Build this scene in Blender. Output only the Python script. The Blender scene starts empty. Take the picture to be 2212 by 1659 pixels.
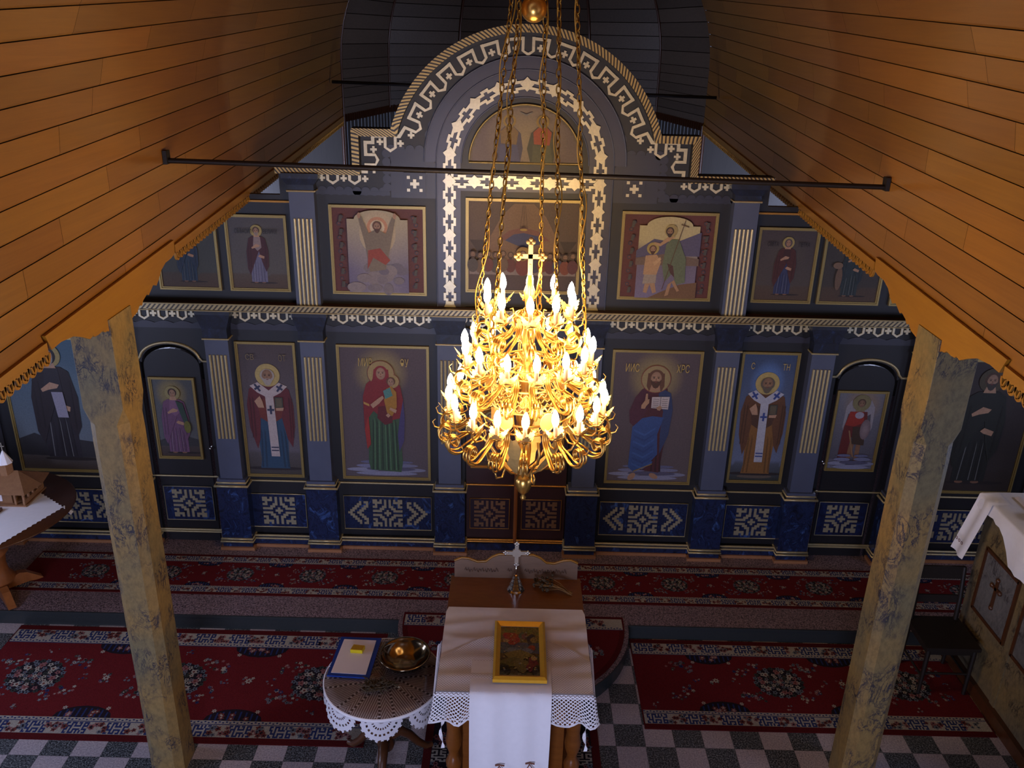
import bpy, math, random
from mathutils import Vector, Matrix
random.seed(7)
PI = math.pi
sc = bpy.context.scene
COL = sc.collection

# ------------------------------------------------------------------ camera, light, exposure
F_PX, PITCH, ROLL, CAM = 1850.0, math.radians(22.2), math.radians(1.4), Vector((-0.06, 0.0, 4.6))
fw = Vector((0, math.cos(PITCH), -math.sin(PITCH)))
r0, u0 = Vector((1, 0, 0)), Vector((0, math.sin(PITCH), math.cos(PITCH)))
rt = r0 * math.cos(ROLL) + u0 * math.sin(ROLL)
up = u0 * math.cos(ROLL) - r0 * math.sin(ROLL)
cam_d = bpy.data.cameras.new('camera'); cam = bpy.data.objects.new('camera', cam_d); COL.objects.link(cam)
cam.matrix_world = Matrix(((rt.x, up.x, -fw.x, CAM.x), (rt.y, up.y, -fw.y, CAM.y), (rt.z, up.z, -fw.z, CAM.z), (0, 0, 0, 1)))
cam_d.sensor_width = 36; cam_d.lens = 36 * F_PX / 2212; cam_d.clip_start = 0.05
sc.camera = cam
vs = sc.view_settings
vs.view_transform = 'Standard'; vs.look = 'None'; vs.gamma = 1.0; vs.use_curve_mapping = False; vs.exposure = 0.0
sc.cycles.use_denoising = True
sc.cycles.max_bounces = 6; sc.cycles.diffuse_bounces = 3; sc.cycles.glossy_bounces = 3
sc.cycles.transmission_bounces = 3; sc.cycles.transparent_max_bounces = 10
sc.cycles.sample_clamp_indirect = 4.0; sc.cycles.caustics_reflective = False; sc.cycles.caustics_refractive = False
world = bpy.data.worlds.new('world'); sc.world = world; world.use_nodes = True
world.node_tree.nodes['Background'].inputs[0].default_value = (0.45, 0.55, 0.9, 1)
world.node_tree.nodes['Background'].inputs[1].default_value = 0.3
BULB = 135.0            # radiance of the chandelier bulbs

def area(name, loc, target, sx, sy, power, col):
    d = bpy.data.lights.new(name, 'AREA'); d.shape = 'RECTANGLE'; d.size = sx; d.size_y = sy
    d.energy = power; d.color = col
    o = bpy.data.objects.new(name, d); COL.objects.link(o); o.location = loc
    o.rotation_euler = (Vector(target) - Vector(loc)).to_track_quat('-Z', 'Y').to_euler()
    return o
DAY = (0.60, 0.67, 1.0)
area('daylight_west_door', (-0.9, -1.9, 1.35), (-0.4, 5, 1.0), 1.5, 2.3, 200, DAY)
area('daylight_window_left_nave', (-5.1, 2.6, 1.85), (-1.5, 3.6, 1.2), 0.9, 1.1, 45, DAY)
area('daylight_window_right_nave', (5.1, 2.6, 1.85), (1.5, 3.6, 1.2), 0.9, 1.1, 20, DAY)
area('daylight_window_left_choir', (-5.1, 5.0, 1.9), (-2.5, 5.4, 0.6), 0.7, 1.0, 16, DAY)
area('daylight_window_right_choir', (5.1, 5.0, 1.9), (2.5, 5.4, 0.6), 0.7, 1.0, 9, DAY)
area('daylight_altar_window', (3.9, 9.0, 2.4), (-1.5, 9.3, 4.6), 0.8, 1.2, 75, DAY)
area('daylight_altar_window_left', (-3.9, 9.0, 2.4), (1.5, 9.3, 4.6), 0.8, 1.2, 85, DAY)

# ------------------------------------------------------------------ helpers
def L(c):
    if isinstance(c, str):
        c = tuple(int(c[i:i + 2], 16) for i in (0, 2, 4))
        c = tuple(x / 255 for x in c)
        return tuple(x / 12.92 if x <= .04045 else ((x + .055) / 1.055) ** 2.4 for x in c)
    return c

class M:
    """collects faces; build() links them as one mesh object"""
    def __init__(s, o=(0, 0, 0)):
        s.o = Vector(o); s.v = []; s.f = []; s.m = []; s.c = []; s.uv = []; s.sm = []; s.smooth = False; s.col = (1, 1, 1)
    def face(s, pts, m=0, col=None, uv=None, cols=None):
        b = len(s.v); s.v += [(p[0] - s.o.x, p[1] - s.o.y, p[2] - s.o.z) for p in pts]
        n = len(pts); s.f.append(tuple(range(b, b + n))); s.m.append(m); s.sm.append(s.smooth)
        s.c.append(cols if cols else [col or s.col] * n); s.uv.append(uv if uv else [(0, 0)] * n)
    def grid(s, P, m=0, closed_u=False, closed_v=False, uv=None, col=None):
        """P[i][j] points, shared vertices"""
        b = len(s.v); nu, nv = len(P), len(P[0])
        for row in P: s.v += [(p[0] - s.o.x, p[1] - s.o.y, p[2] - s.o.z) for p in row]
        for i in range(nu if closed_u else nu - 1):
            for j in range(nv if closed_v else nv - 1):
                i2, j2 = (i + 1) % nu, (j + 1) % nv
                s.f.append((b + i * nv + j, b + i2 * nv + j, b + i2 * nv + j2, b + i * nv + j2)); s.m.append(m); s.sm.append(s.smooth)
                s.c.append([col or s.col] * 4)
                s.uv.append([uv(i, j), uv(i + 1, j), uv(i + 1, j + 1), uv(i, j + 1)] if uv else [(0, 0)] * 4)
    def box(s, a, b, m=0, col=None):
        x0, y0, z0 = a; x1, y1, z1 = b
        for q in (((x0, y0, z0), (x1, y0, z0), (x1, y0, z1), (x0, y0, z1)), ((x1, y1, z0), (x0, y1, z0), (x0, y1, z1), (x1, y1, z1)),
                  ((x0, y1, z0), (x0, y0, z0), (x0, y0, z1), (x0, y1, z1)), ((x1, y0, z0), (x1, y1, z0), (x1, y1, z1), (x1, y0, z1)),
                  ((x0, y0, z1), (x1, y0, z1), (x1, y1, z1), (x0, y1, z1)), ((x0, y1, z0), (x1, y1, z0), (x1, y0, z0), (x0, y0, z0))):
            s.face(q, m, col)
    def prism(s, pts, d, m=0, col=None):
        """closed polygon pts (3d) extruded by vector d"""
        d = Vector(d); q = [Vector(p) + d for p in pts]; n = len(pts)
        s.face(pts, m, col); s.face(list(reversed(q)), m, col)
        for i in range(n):
            j = (i + 1) % n; s.face((pts[i], q[i], q[j], pts[j]), m, col)
    def xz(s, pts, y0, y1, m=0, col=None):
        s.prism([(p[0], y0, p[1]) for p in pts], (0, y1 - y0, 0), m, col)
    def tube(s, pts, r, n=6, m=0, cap=True, closed=False, col=None):
        pts = [Vector(p) for p in pts]; k = len(pts)
        R = r if isinstance(r, (list, tuple)) else [r] * k
        P = []; prev = None
        for i, p in enumerate(pts):
            a = pts[(i - 1) % k] if (closed or i) else pts[0]; b = pts[(i + 1) % k] if (closed or i < k - 1) else pts[-1]
            t = (b - a)
            t = t.normalized() if t.length > 1e-9 else Vector((0, 0, 1))
            if prev is None:
                x = t.orthogonal().normalized()
            else:
                x = (prev - t * prev.dot(t)); x = x.normalized() if x.length > 1e-6 else t.orthogonal().normalized()
            prev = x; y = t.cross(x)
            P.append([p + (x * math.cos(2 * PI * j / n) + y * math.sin(2 * PI * j / n)) * R[i] for j in range(n)])
        sm = s.smooth; s.smooth = True
        s.grid(P, m, closed_u=closed, closed_v=True, col=col); s.smooth = sm
        if cap and not closed:
            s.face(list(reversed(P[0])), m, col); s.face(P[-1], m, col)
    def lathe(s, prof, c=(0, 0, 0), n=24, m=0, col=None, smooth=True, flute=0):
        P = [[(c[0] + r * (1 + flute * math.cos(j * PI)) * math.cos(2 * PI * j / n), c[1] + r * (1 + flute * math.cos(j * PI)) * math.sin(2 * PI * j / n), c[2] + z) for j in range(n)] for r, z in prof]
        sm = s.smooth; s.smooth = smooth; s.grid(P, m, closed_v=True, col=col); s.smooth = sm
    def ball(s, c, r, n=12, m=0, sz=1.0, col=None):
        k = max(4, n // 2)
        s.lathe([(max(1e-4, r * math.sin(PI * i / k)), -r * sz * math.cos(PI * i / k)) for i in range(k + 1)], c, n, m, col)
    def xf(s, mat, start=0):
        for i in range(start, len(s.v)):
            p = mat @ Vector(s.v[i]); s.v[i] = (p.x, p.y, p.z)
    def build(s, name, mats, parent=None, label=None):
        me = bpy.data.meshes.new(name); me.from_pydata(s.v, [], s.f)
        if not isinstance(mats, (list, tuple)): mats = [mats]
        for x in mats: me.materials.append(x)
        me.polygons.foreach_set('material_index', s.m); me.polygons.foreach_set('use_smooth', s.sm)
        ul = me.uv_layers.new(name='UVMap'); ul.data.foreach_set('uv', [k for f in s.uv for p in f for k in p])
        ca = me.color_attributes.new('Col', 'FLOAT_COLOR', 'CORNER')
        ca.data.foreach_set('color', [k for f in s.c for p in f for k in (p[0], p[1], p[2], 1.0)])
        me.update()
        o = bpy.data.objects.new(name, me); COL.objects.link(o)
        if parent is not None: o.parent = parent
        elif s.o.length > 0: o.location = s.o
        if label: o['label'] = label
        return o

def thing(name, label, cat, loc=(0, 0, 0), group=None):
    o = bpy.data.objects.new(name, None); COL.objects.link(o); o.location = loc; o.empty_display_size = .1
    o['label'] = label; o['category'] = cat
    if group: o['group'] = group
    return o
def tag(o, label, cat, group=None):
    o['label'] = label; o['category'] = cat
    if group: o['group'] = group
    return o
def struct(o):
    o['kind'] = 'structure'; return o

# ------------------------------------------------------------------ materials
class N:
    def __init__(s, name):
        s.mat = bpy.data.materials.new(name); s.mat.use_nodes = True; s.t = s.mat.node_tree; s.b = s.t.nodes['Principled BSDF']
    def n(s, typ, **k):
        x = s.t.nodes.new(typ)
        for a, v in k.items():
            if a == 'ins':
                for i, w in v.items(): s.put(x, i, w)
            else: setattr(x, a, v)
        return x
    def put(s, x, i, w):
        if hasattr(w, 'is_linked') or hasattr(w, 'links'): s.t.links.new(w, x.inputs[i])
        elif isinstance(w, bpy.types.Node): s.t.links.new(w.outputs[0], x.inputs[i])
        else:
            if isinstance(w, tuple) and len(w) == 3 and x.inputs[i].type == 'RGBA': w = (*w, 1)
            x.inputs[i].default_value = w
    def math(s, op, a, b=0.0, c=None):
        k = {0: a, 1: b}
        if c is not None: k[2] = c
        return s.n('ShaderNodeMath', operation=op, ins=k).outputs[0]
    def mix(s, f, a, b, blend='MIX'):
        x = s.n('ShaderNodeMix', data_type='RGBA', blend_type=blend)
        s.put(x, 0, f); s.put(x, 6, a); s.put(x, 7, b); return x.outputs[2]
    def ramp(s, f, stops, interp='LINEAR'):
        x = s.n('ShaderNodeValToRGB'); s.put(x, 0, f); e = x.color_ramp; e.interpolation = interp
        while len(e.elements) < len(stops): e.elements.new(.5)
        for q, (p, c) in zip(e.elements, stops): q.position = p; q.color = (*c, 1) if len(c) == 3 else c
        return x.outputs[0]
    def noise(s, scale, detail=3, vec=None, rough=.5, dist=0.0):
        k = {'Scale': scale, 'Detail': detail, 'Roughness': rough, 'Distortion': dist}
        if vec is not None: k['Vector'] = vec
        return s.n('ShaderNodeTexNoise', ins=k).outputs[0]
    def obj(s, scale=(1, 1, 1), rot=(0, 0, 0), kind='Object'):
        tc = s.n('ShaderNodeTexCoord')
        return s.n('ShaderNodeMapping', ins={0: tc.outputs[kind], 'Scale': scale, 'Rotation': rot}).outputs[0]
    def geo(s, scale=(1, 1, 1), rot=(0, 0, 0)):
        g = s.n('ShaderNodeNewGeometry')
        return s.n('ShaderNodeMapping', ins={0: g.outputs['Position'], 'Scale': scale, 'Rotation': rot}).outputs[0]
    def attr(s): return s.n('ShaderNodeAttribute', attribute_name='Col').outputs[0]
    def bump(s, h, strength=.3, dist=.01):
        x = s.n('ShaderNodeBump', ins={'Height': h, 'Strength': strength, 'Distance': dist}); s.put(s.b, 'Normal', x.outputs[0])
    def set(s, **k):
        for a, v in k.items(): s.put(s.b, {'color': 'Base Color', 'rough': 'Roughness', 'metal': 'Metallic', 'spec': 'Specular IOR Level', 'alpha': 'Alpha', 'coat': 'Coat Weight', 'emit': 'Emission Color', 'estr': 'Emission Strength', 'trans': 'Transmission Weight', 'ior': 'IOR', 'coatr': 'Coat Roughness', 'sheen': 'Sheen Weight'}[a], v)
        return s.mat

def plain(name, col, rough=.5, metal=0.0, var=.15, scale=20, **k):
    w = N(name); c = L(col)
    nz = w.noise(scale, 3, w.geo())
    w.set(color=w.mix(nz, tuple(x * (1 - var) for x in c), tuple(min(1, x * (1 + var)) for x in c)), rough=rough, metal=metal, **k)
    return w.mat

def m_wood(name, a, b, rough=.35, grain=(2, 40, 40), attr=False, coat=.2):
    w = N(name); v = w.geo(grain)
    n1 = w.noise(1.2, 5, v, .6, .6); n2 = w.noise(.9, 2, w.geo())
    c = w.mix(n1, L(a), L(b)); c = w.mix(w.math('MULTIPLY', n2, .35), c, L(a))
    if attr: c = w.mix(1.0, c, w.attr(), 'MULTIPLY')
    w.bump(n1, .10, .004)
    w.set(color=c, rough=rough, coat=coat, coatr=.25)
    return w.mat

MAT = {}
MAT['vault'] = m_wood('vault_boards', '7a4e1a', 'a06c26', .33, (40, 1.3, 40), True, .5)
MAT['gap'] = plain('board_gap', '2a1405', .9)
MAT['bracket'] = m_wood('bracket_wood', '8a5a14', 'a6741c', .4, (40, 3, 40))
MAT['lectern'] = m_wood('lectern_wood', '643410', '8e5420', .3, (6, 30, 30), coat=.4)
MAT['darkwood'] = m_wood('dark_table_wood', '3a2012', '62381c', .35, (20, 20, 4))
MAT['orangewood'] = m_wood('turned_wood', '7a4420', 'a8683a', .35, (20, 20, 4))
MAT['modelwood'] = m_wood('model_wood', '7a5236', 'a07650', .5, (30, 30, 30))
MAT['altarwall'] = m_wood('altar_boards', '383430', '4c4640', .6, (60, 60, 3))
MAT['black'] = plain('iconostasis_black', '17161b', .48, 0, .25, 6)
MAT['navy'] = plain('iconostasis_navy', '2e2e3c', .4, 0, .2, 5)
MAT['slate'] = plain('pilaster_slate_blue', '484e64', .45, 0, .12, 8)
w = N('blue_marbling'); n1 = w.noise(9, 6, w.geo((1, 1, .7), (0, .5, 0)), .7, 1.2)
MAT['marble'] = w.set(color=w.ramp(n1, [(.32, L('0e1220')), (.48, L('202c50')), (.54, L('121830')), (.62, L('2a3e6c')), (.7, L('42609a'))]), rough=.3)
w = N('dark_blue_marbling'); n1 = w.noise(12, 6, w.geo((1, 1, .7), (0, .5, 0)), .7, 1.0)
MAT['marble_dark'] = w.set(color=w.ramp(n1, [(.35, L('0e1020')), (.6, L('1c2850')), (.72, L('2a4484'))]), rough=.35)
MAT['orn'] = plain('ornament_gilding', 'ccc0a2', .36, .35, .2, 60)
MAT['orn2'] = plain('ornament_dull_gold', '8e8670', .5, .15, .15, 60)
MAT['gilt'] = plain('gilt_moulding', 'b4a47c', .35, .45, .15, 40)
MAT['frame'] = plain('icon_frame_gold', '94804e', .4, .5, .25, 120)
MAT['gold'] = plain('bright_gold_frame', 'f0b838', .32, .5, .1, 30)
MAT['brass'] = plain('chandelier_brass', 'e8b45c', .28, .92, .12, 30)
MAT['leafgold'] = plain('chandelier_leaf_gold', 'f0c87c', .4, .6, .15, 60)
MAT['chain'] = plain('chain_brass', '9a7430', .35, .9, .2, 60)
MAT['cable'] = plain('gold_cable', 'b8882c', .4, .3, .1, 30)
MAT['steel'] = plain('polished_steel', 'c8c4c0', .12, 1.0, .05, 10)
MAT['bowl'] = plain('bowl_metal', '9a8a70', .14, 1.0, .1, 10)
MAT['silver'] = plain('silver_cross', 'd8d2c4', .3, .8, .1, 50)
MAT['iron'] = plain('black_iron', '1c1614', .5, .3)
MAT['white'] = plain('white_cloth', 'f0ecf0', .85, 0, .04, 30)
MAT['paper'] = plain('paper_white', 'e8dcde', .7, 0, .03)
MAT['blueplastic'] = plain('blue_cover', '12388c', .4)
MAT['yellow'] = plain('yellow_card', 'd8c010', .45)
MAT['yellowtop'] = plain('ochre_card', 'b88a18', .45)
MAT['chairwood'] = plain('chair_dark_wood', '1e1612', .5)
MAT['herb'] = plain('dried_herb', '4a3c28', .9, 0, .4, 80)
MAT['flower'] = plain('dried_flower', '8a6436', .9, 0, .4, 80)
MAT['base'] = plain('base_wood_strip', '9a6a48', .5)
MAT['plaster'] = plain('plaster', '9a948c', .9, 0, .06, 3)
MAT['sleeve'] = plain('candle_sleeve', 'c8a890', .5, 0, .1, 40)
w = N('bulb_glow'); MAT['bulb'] = w.set(color=(1, .9, .7), emit=(1, .70, .36), estr=BULB)
w = N('window_daylight'); MAT['pane'] = w.set(color=(.6, .7, 1), emit=(.5, .62, 1), estr=1.5)
w = N('clear_glass'); MAT['glass'] = w.set(color=(1, 1, 1), rough=.03, trans=1.0, ior=1.2)
w = N('painted_icon'); nz = w.noise(70, 4, w.geo(), .7); dull = w.mix(.22, w.attr(), L('4c4444'))
MAT['paint'] = w.set(color=w.mix(.3, dull, w.mix(1.0, dull, w.ramp(nz, [(.3, (.5, .5, .5)), (.7, (1.4, 1.4, 1.4))]), 'MULTIPLY')), rough=.5, spec=.3)
w = N('rug_pile'); nz = w.noise(220, 2, w.geo())
w.bump(nz, .4, .004)
MAT['rug'] = w.set(color=w.mix(1.0, w.attr(), w.ramp(nz, [(.3, (.65, .65, .65)), (.7, (1.25, 1.25, 1.25))]), 'MULTIPLY'), rough=.95, spec=.1)

def m_floor():
    w = N('chequered_terrazzo'); p = w.n('ShaderNodeNewGeometry').outputs['Position']
    s = w.n('ShaderNodeSeparateXYZ', ins={0: p}); P_ = .2075
    fx = w.math('DIVIDE', w.math('SUBTRACT', s.outputs[0], .94), P_); fy = w.math('DIVIDE', w.math('SUBTRACT', s.outputs[1], 4.605), P_)
    ch = w.math('MODULO', w.math('ADD', w.math('ADD', w.math('FLOOR', fx), w.math('FLOOR', fy)), 200.0), 2.0)
    sp = w.noise(95, 3, w.geo(), .7)
    lt = w.ramp(sp, [(.35, L('8d8388')), (.55, L('b5a8aa')), (.7, L('cabcbc'))])
    dk = w.ramp(sp, [(.42, L('16181a')), (.5, L('43464a')), (.62, L('8a8c8c'))])
    c = w.mix(ch, lt, dk)
    gx = w.math('LESS_THAN', w.math('ABSOLUTE', w.math('SUBTRACT', w.math('FRACT', fx), .5)), .492)
    gy = w.math('LESS_THAN', w.math('ABSOLUTE', w.math('SUBTRACT', w.math('FRACT', fy), .5)), .492)
    c = w.mix(w.math('MULTIPLY', gx, gy), L('5a5556'), c)
    return w.set(color=c, rough=.35)
MAT['holydoor'] = plain('holy_door_dark', '3a262a', .4, 0, .2, 6)
MAT['holypanel'] = plain('holy_door_panel', '2c2030', .4, 0, .2, 12)
MAT['holyfret'] = plain('holy_door_fret', '7a5c46', .5, .1, .15, 60)
MAT['gilt2'] = plain('warm_gilt', 'b8823c', .35, .6, .15, 60)
MAT['letter'] = plain('gold_lettering', 'a8904c', .5)
MAT['letter2'] = plain('faded_gold_lettering', '6c5c3c', .5)
MAT['slate2'] = plain('arch_slate', '38384c', .38, 0, .12, 8)
MAT['floor'] = m_floor()
w = N('pink_terrazzo'); sp = w.noise(80, 3, w.geo(), .7)
MAT['terrazzo'] = w.set(color=w.ramp(sp, [(.38, L('2c2428')), (.5, L('7a666c')), (.66, L('a48e92'))]), rough=.4)
MAT['riser'] = plain('grey_riser', '2c3032', .4, 0, .2, 60)

def m_pillar(name, c1, c2, vein):
    w = N(name); v = w.geo((9, 9, 4.5), (.5, .35, 0)); n = w.noise(1.0, 6, v, .65, 1.4)
    big = w.noise(2.2, 2, w.geo())
    base = w.mix(w.ramp(big, [(.4, (0, 0, 0)), (.65, (1, 1, 1))]), L(c1), L(c2))
    ve = w.ramp(w.math('ABSOLUTE', w.math('SUBTRACT', n, .5)), [(.008, (1, 1, 1)), (.03, (0, 0, 0))])
    msk = w.ramp(w.noise(5, 2, w.geo()), [(.45, (0, 0, 0)), (.6, (1, 1, 1))])
    gr = w.ramp(w.noise(38, 5, w.geo((1, 1, .6), (.5, .3, 0)), .75), [(.35, (.55, .55, .58)), (.6, (1.15, 1.15, 1.1))])
    v2 = w.geo((30, 30, 10), (.6, .4, 0)); n2 = w.noise(1.0, 3, v2, .6, 1.0)
    ve2 = w.ramp(w.math('ABSOLUTE', w.math('SUBTRACT', n2, .5)), [(.012, (1, 1, 1)), (.03, (0, 0, 0))])
    base = w.mix(.6, base, w.mix(1.0, base, gr, 'MULTIPLY')); base = w.mix(w.math('MULTIPLY', ve2, w.math('MULTIPLY', msk, .7)), base, L(vein))
    return w.set(color=w.mix(w.math('MULTIPLY', ve, msk), base, L(vein)), rough=.55)
MAT['pillar'] = m_pillar('pillar_marbling', '8c7040', '726648', '2a2630')
MAT['counter'] = m_pillar('counter_marbling', '7c6844', '6a5e4c', '2e2620')
MAT['counterpanel'] = m_pillar('counter_panel_marbling', '6e6a68', '5e5a58', '3a3434')

def m_lace(name, cell, hole, solid_u=None):
    """white crochet: holes cut by a diamond net in UV metres"""
    w = N(name); uv = w.n('ShaderNodeTexCoord').outputs['UV']; s = w.n('ShaderNodeSeparateXYZ', ins={0: uv})
    a = w.math('ADD', s.outputs[0], s.outputs[1]); b = w.math('SUBTRACT', s.outputs[0], s.outputs[1])
    fa = w.math('ABSOLUTE', w.math('SUBTRACT', w.math('FRACT', w.math('DIVIDE', a, cell)), .5))
    fb = w.math('ABSOLUTE', w.math('SUBTRACT', w.math('FRACT', w.math('DIVIDE', b, cell)), .5))
    h = w.math('LESS_THAN', w.math('MAXIMUM', fa, fb), hole)
    al = w.math('SUBTRACT', 1.0, h)
    return w.set(color=L('f0ecf0'), rough=.9, alpha=al)
def m_lace2():
    w = N('crochet_over_cloth'); s = w.n('ShaderNodeSeparateXYZ', ins={0: w.geo()})
    x = w.math('DIVIDE', s.outputs[0], .018); y = w.math('DIVIDE', s.outputs[1], .018)
    fa = w.math('ABSOLUTE', w.math('SUBTRACT', w.math('FRACT', w.math('ADD', x, y)), .5)); fb = w.math('ABSOLUTE', w.math('SUBTRACT', w.math('FRACT', w.math('SUBTRACT', x, y)), .5))
    h = w.math('LESS_THAN', w.math('MAXIMUM', fa, fb), .24); w.bump(w.math('SUBTRACT', 1.0, h), .5, .004)
    return w.set(color=w.mix(h, L('f0ecf0'), L('b8aeb0')), rough=.9)
MAT['lace'] = m_lace('crochet_net', .026, .33)
MAT['lacefine'] = m_lace('crochet_fine', .017, .26)
MAT['lacefine'] = m_lace2()

def m_rope(name, a, b, k, slant):
    w = N(name); uv = w.n('ShaderNodeTexCoord').outputs['UV']; s = w.n('ShaderNodeSeparateXYZ', ins={0: uv})
    t = w.math('FRACT', w.math('MULTIPLY', w.math('ADD', s.outputs[0], w.math('MULTIPLY', s.outputs[1], slant)), k))
    g = w.math('GREATER_THAN', t, .45)
    return w.set(color=w.mix(g, L(a), L(b)), rough=.38, metal=w.math('MULTIPLY', g, .5))
MAT['rope'] = m_rope('striped_gilt_band', '241a10', 'b89c62', 1 / .031, .8)
MAT['ropef'] = m_rope('striped_gilt_cornice', '3a3020', 'a08e66', 1 / .04, .9)
MAT['rope2'] = m_rope('striped_gilt_band_mirrored', '241a10', 'b89c62', 1 / .031, -.8)


MAT['conch'] = m_wood('altar_vault_boards', '4e4236', '6e5e4e', .45, (40, 1.3, 40), True)
MAT['crest'] = m_wood('crest_board_wood', '6a5040', '8a6e58', .5, (6, 30, 30))
MAT['rustthread'] = plain('brown_thread', '7a4a38', .8)
w = N('glittering_print'); nz = w.noise(90, 3, w.geo())
MAT['glitter'] = w.set(color=w.attr(), rough=w.ramp(nz, [(.4, (.15, .15, .15)), (.6, (.5, .5, .5))]), metal=.6, coat=.8)
w = N('sheet_glass'); fc = w.n('ShaderNodeLayerWeight', ins={'Blend': .5}).outputs[1]; fr = w.n('ShaderNodeMath', operation='MULTIPLY_ADD', ins={0: w.math('POWER', fc, 4.0), 1: .7, 2: .05}); tr = w.n('ShaderNodeBsdfTransparent'); gl = w.n('ShaderNodeBsdfGlossy', ins={'Roughness': .04})
mx = w.n('ShaderNodeMixShader', ins={0: fr.outputs[0], 1: tr.outputs[0], 2: gl.outputs[0]}); w.t.links.new(mx.outputs[0], w.t.nodes['Material Output'].inputs[0]); MAT['sheetglass'] = w.mat
def m_doilytop():
    w = N('doily_crochet_top'); p = w.obj((1, 1, 1), kind='Object'); s = w.n('ShaderNodeSeparateXYZ', ins={0: p})
    r = w.math('SQRT', w.math('ADD', w.math('MULTIPLY', s.outputs[0], s.outputs[0]), w.math('MULTIPLY', s.outputs[1], s.outputs[1])))
    a = w.math('ADD', w.math('ARCTAN2', s.outputs[1], s.outputs[0]), 10.0)
    q = w.math('SUBTRACT', w.math('MODULO', a, PI / 4), PI / 8)
    u = w.math('MULTIPLY', r, w.math('COSINE', q)); v = w.math('MULTIPLY', r, w.math('SINE', q))
    st = w.math('GREATER_THAN', w.math('FRACT', w.math('MULTIPLY', v, 70.0)), .42)
    zig = w.math('LESS_THAN', w.math('ABSOLUTE', w.math('SUBTRACT', w.math('ABSOLUTE', v), w.math('MULTIPLY', w.math('SUBTRACT', u, .08), .36))), .008)
    hol = w.math('MULTIPLY', zig, w.math('GREATER_THAN', w.math('FRACT', w.math('MULTIPLY', r, 32.0)), .45))
    c = w.mix(st, L('5c4438'), L('a08c84')); c = w.mix(zig, c, L('a89890')); c = w.mix(hol, c, L('3c241c'))
    return w.set(color=c, rough=.9)
MAT['doilytop'] = m_doilytop()
def m_doily():
    w = N('doily_scallop_lace'); uv = w.n('ShaderNodeTexCoord').outputs['UV']; s = w.n('ShaderNodeSeparateXYZ', ins={0: uv})
    f = w.math('FRACT', s.outputs[0]); g = w.math('FRACT', s.outputs[1])
    h = w.math('MULTIPLY', w.math('LESS_THAN', w.math('ABSOLUTE', w.math('SUBTRACT', f, .5)), .26), w.math('LESS_THAN', w.math('ABSOLUTE', w.math('SUBTRACT', g, .45)), .17))
    return w.set(color=L('d8d4da'), rough=.9, alpha=w.math('SUBTRACT', 1.0, h))
MAT['doily'] = m_doily()

w = N('capital_marbling'); n1 = w.noise(14, 5, w.geo(), .7, .8)
MAT['capital'] = w.set(color=w.ramp(n1, [(.35, L('0f1018')), (.6, L('1a2036')), (.72, L('26365c'))]), rough=.4)
# ------------------------------------------------------------------ the shell
def lift(y): return .053 * (y - 3.4)
SPR = 3.19
def prof():
    """vault cross-section from the springing to the crown as (|x|, z), one point per board joint"""
    raw = [(2.2, SPR), (2.2, 3.85)]
    for i in range(1, 121):
        a = PI / 2 * i / 120; raw.append((2.2 * math.cos(a), 3.85 + 1.98 * math.sin(a)))
    out = [raw[0]]; acc = 0; step = .134
    for a, b in zip(raw, raw[1:]):
        d = math.dist(a, b); pos = 0
        while acc + (d - pos) >= step:
            pos += step - acc; t = pos / d; out.append((a[0] + (b[0] - a[0]) * t, a[1] + (b[1] - a[1]) * t)); acc = 0
        acc += d - pos
    out.append(raw[-1]); return out
PR = prof()
Y0, Y1 = -2.0, 10.9
vt = M()
for sd in (-1, 1):
    for k, (a, b) in enumerate(zip(PR, PR[1:])):
        t0 = Vector((b[0] - a[0], b[1] - a[1])); ln = t0.length
        if ln < .02: continue
        t0 /= ln; nx, nz = t0.y, -t0.x        # outward
        A = (a[0] + t0.x * .0014, a[1] + t0.y * .0014); B = (b[0] - t0.x * .0014, b[1] - t0.y * .0014)
        C1 = (a[0] + t0.x * .014, a[1] + t0.y * .014)
        y = Y0 - random.random() * 1.5
        while y < Y1:
            y2 = min(Y1, y + random.uniform(1.1, 2.6))
            if y2 > Y0:
                g = random.uniform(.85, 1.12); tn = (g, g * random.uniform(.94, 1.04), g * random.uniform(.85, 1.05))
                q0, q1 = max(y, Y0), y2 - .003
                P = lambda p, yy, o=0: (sd * (p[0] + nx * o), yy, p[1] + nz * o + lift(yy))
                vt.face((P(A, q0, .004), P(C1, q0), P(C1, q1), P(A, q1, .004)), 0, tn)
                vt.face((P(C1, q0), P(B, q0), P(B, q1), P(C1, q1)), 0, tn)
            y = y2
        ba, bb = (a[0] + nx * .02, a[1] + nz * .02), (b[0] + nx * .02, b[1] + nz * .02)
        vt.face(((sd * ba[0], Y0, ba[1] + lift(Y0)), (sd * bb[0], Y0, bb[1] + lift(Y0)), (sd * bb[0], Y1, bb[1] + lift(Y1)), (sd * ba[0], Y1, ba[1] + lift(Y1))), 1)
struct(vt.build('ceiling', [MAT['vault'], MAT['gap']]))
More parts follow.
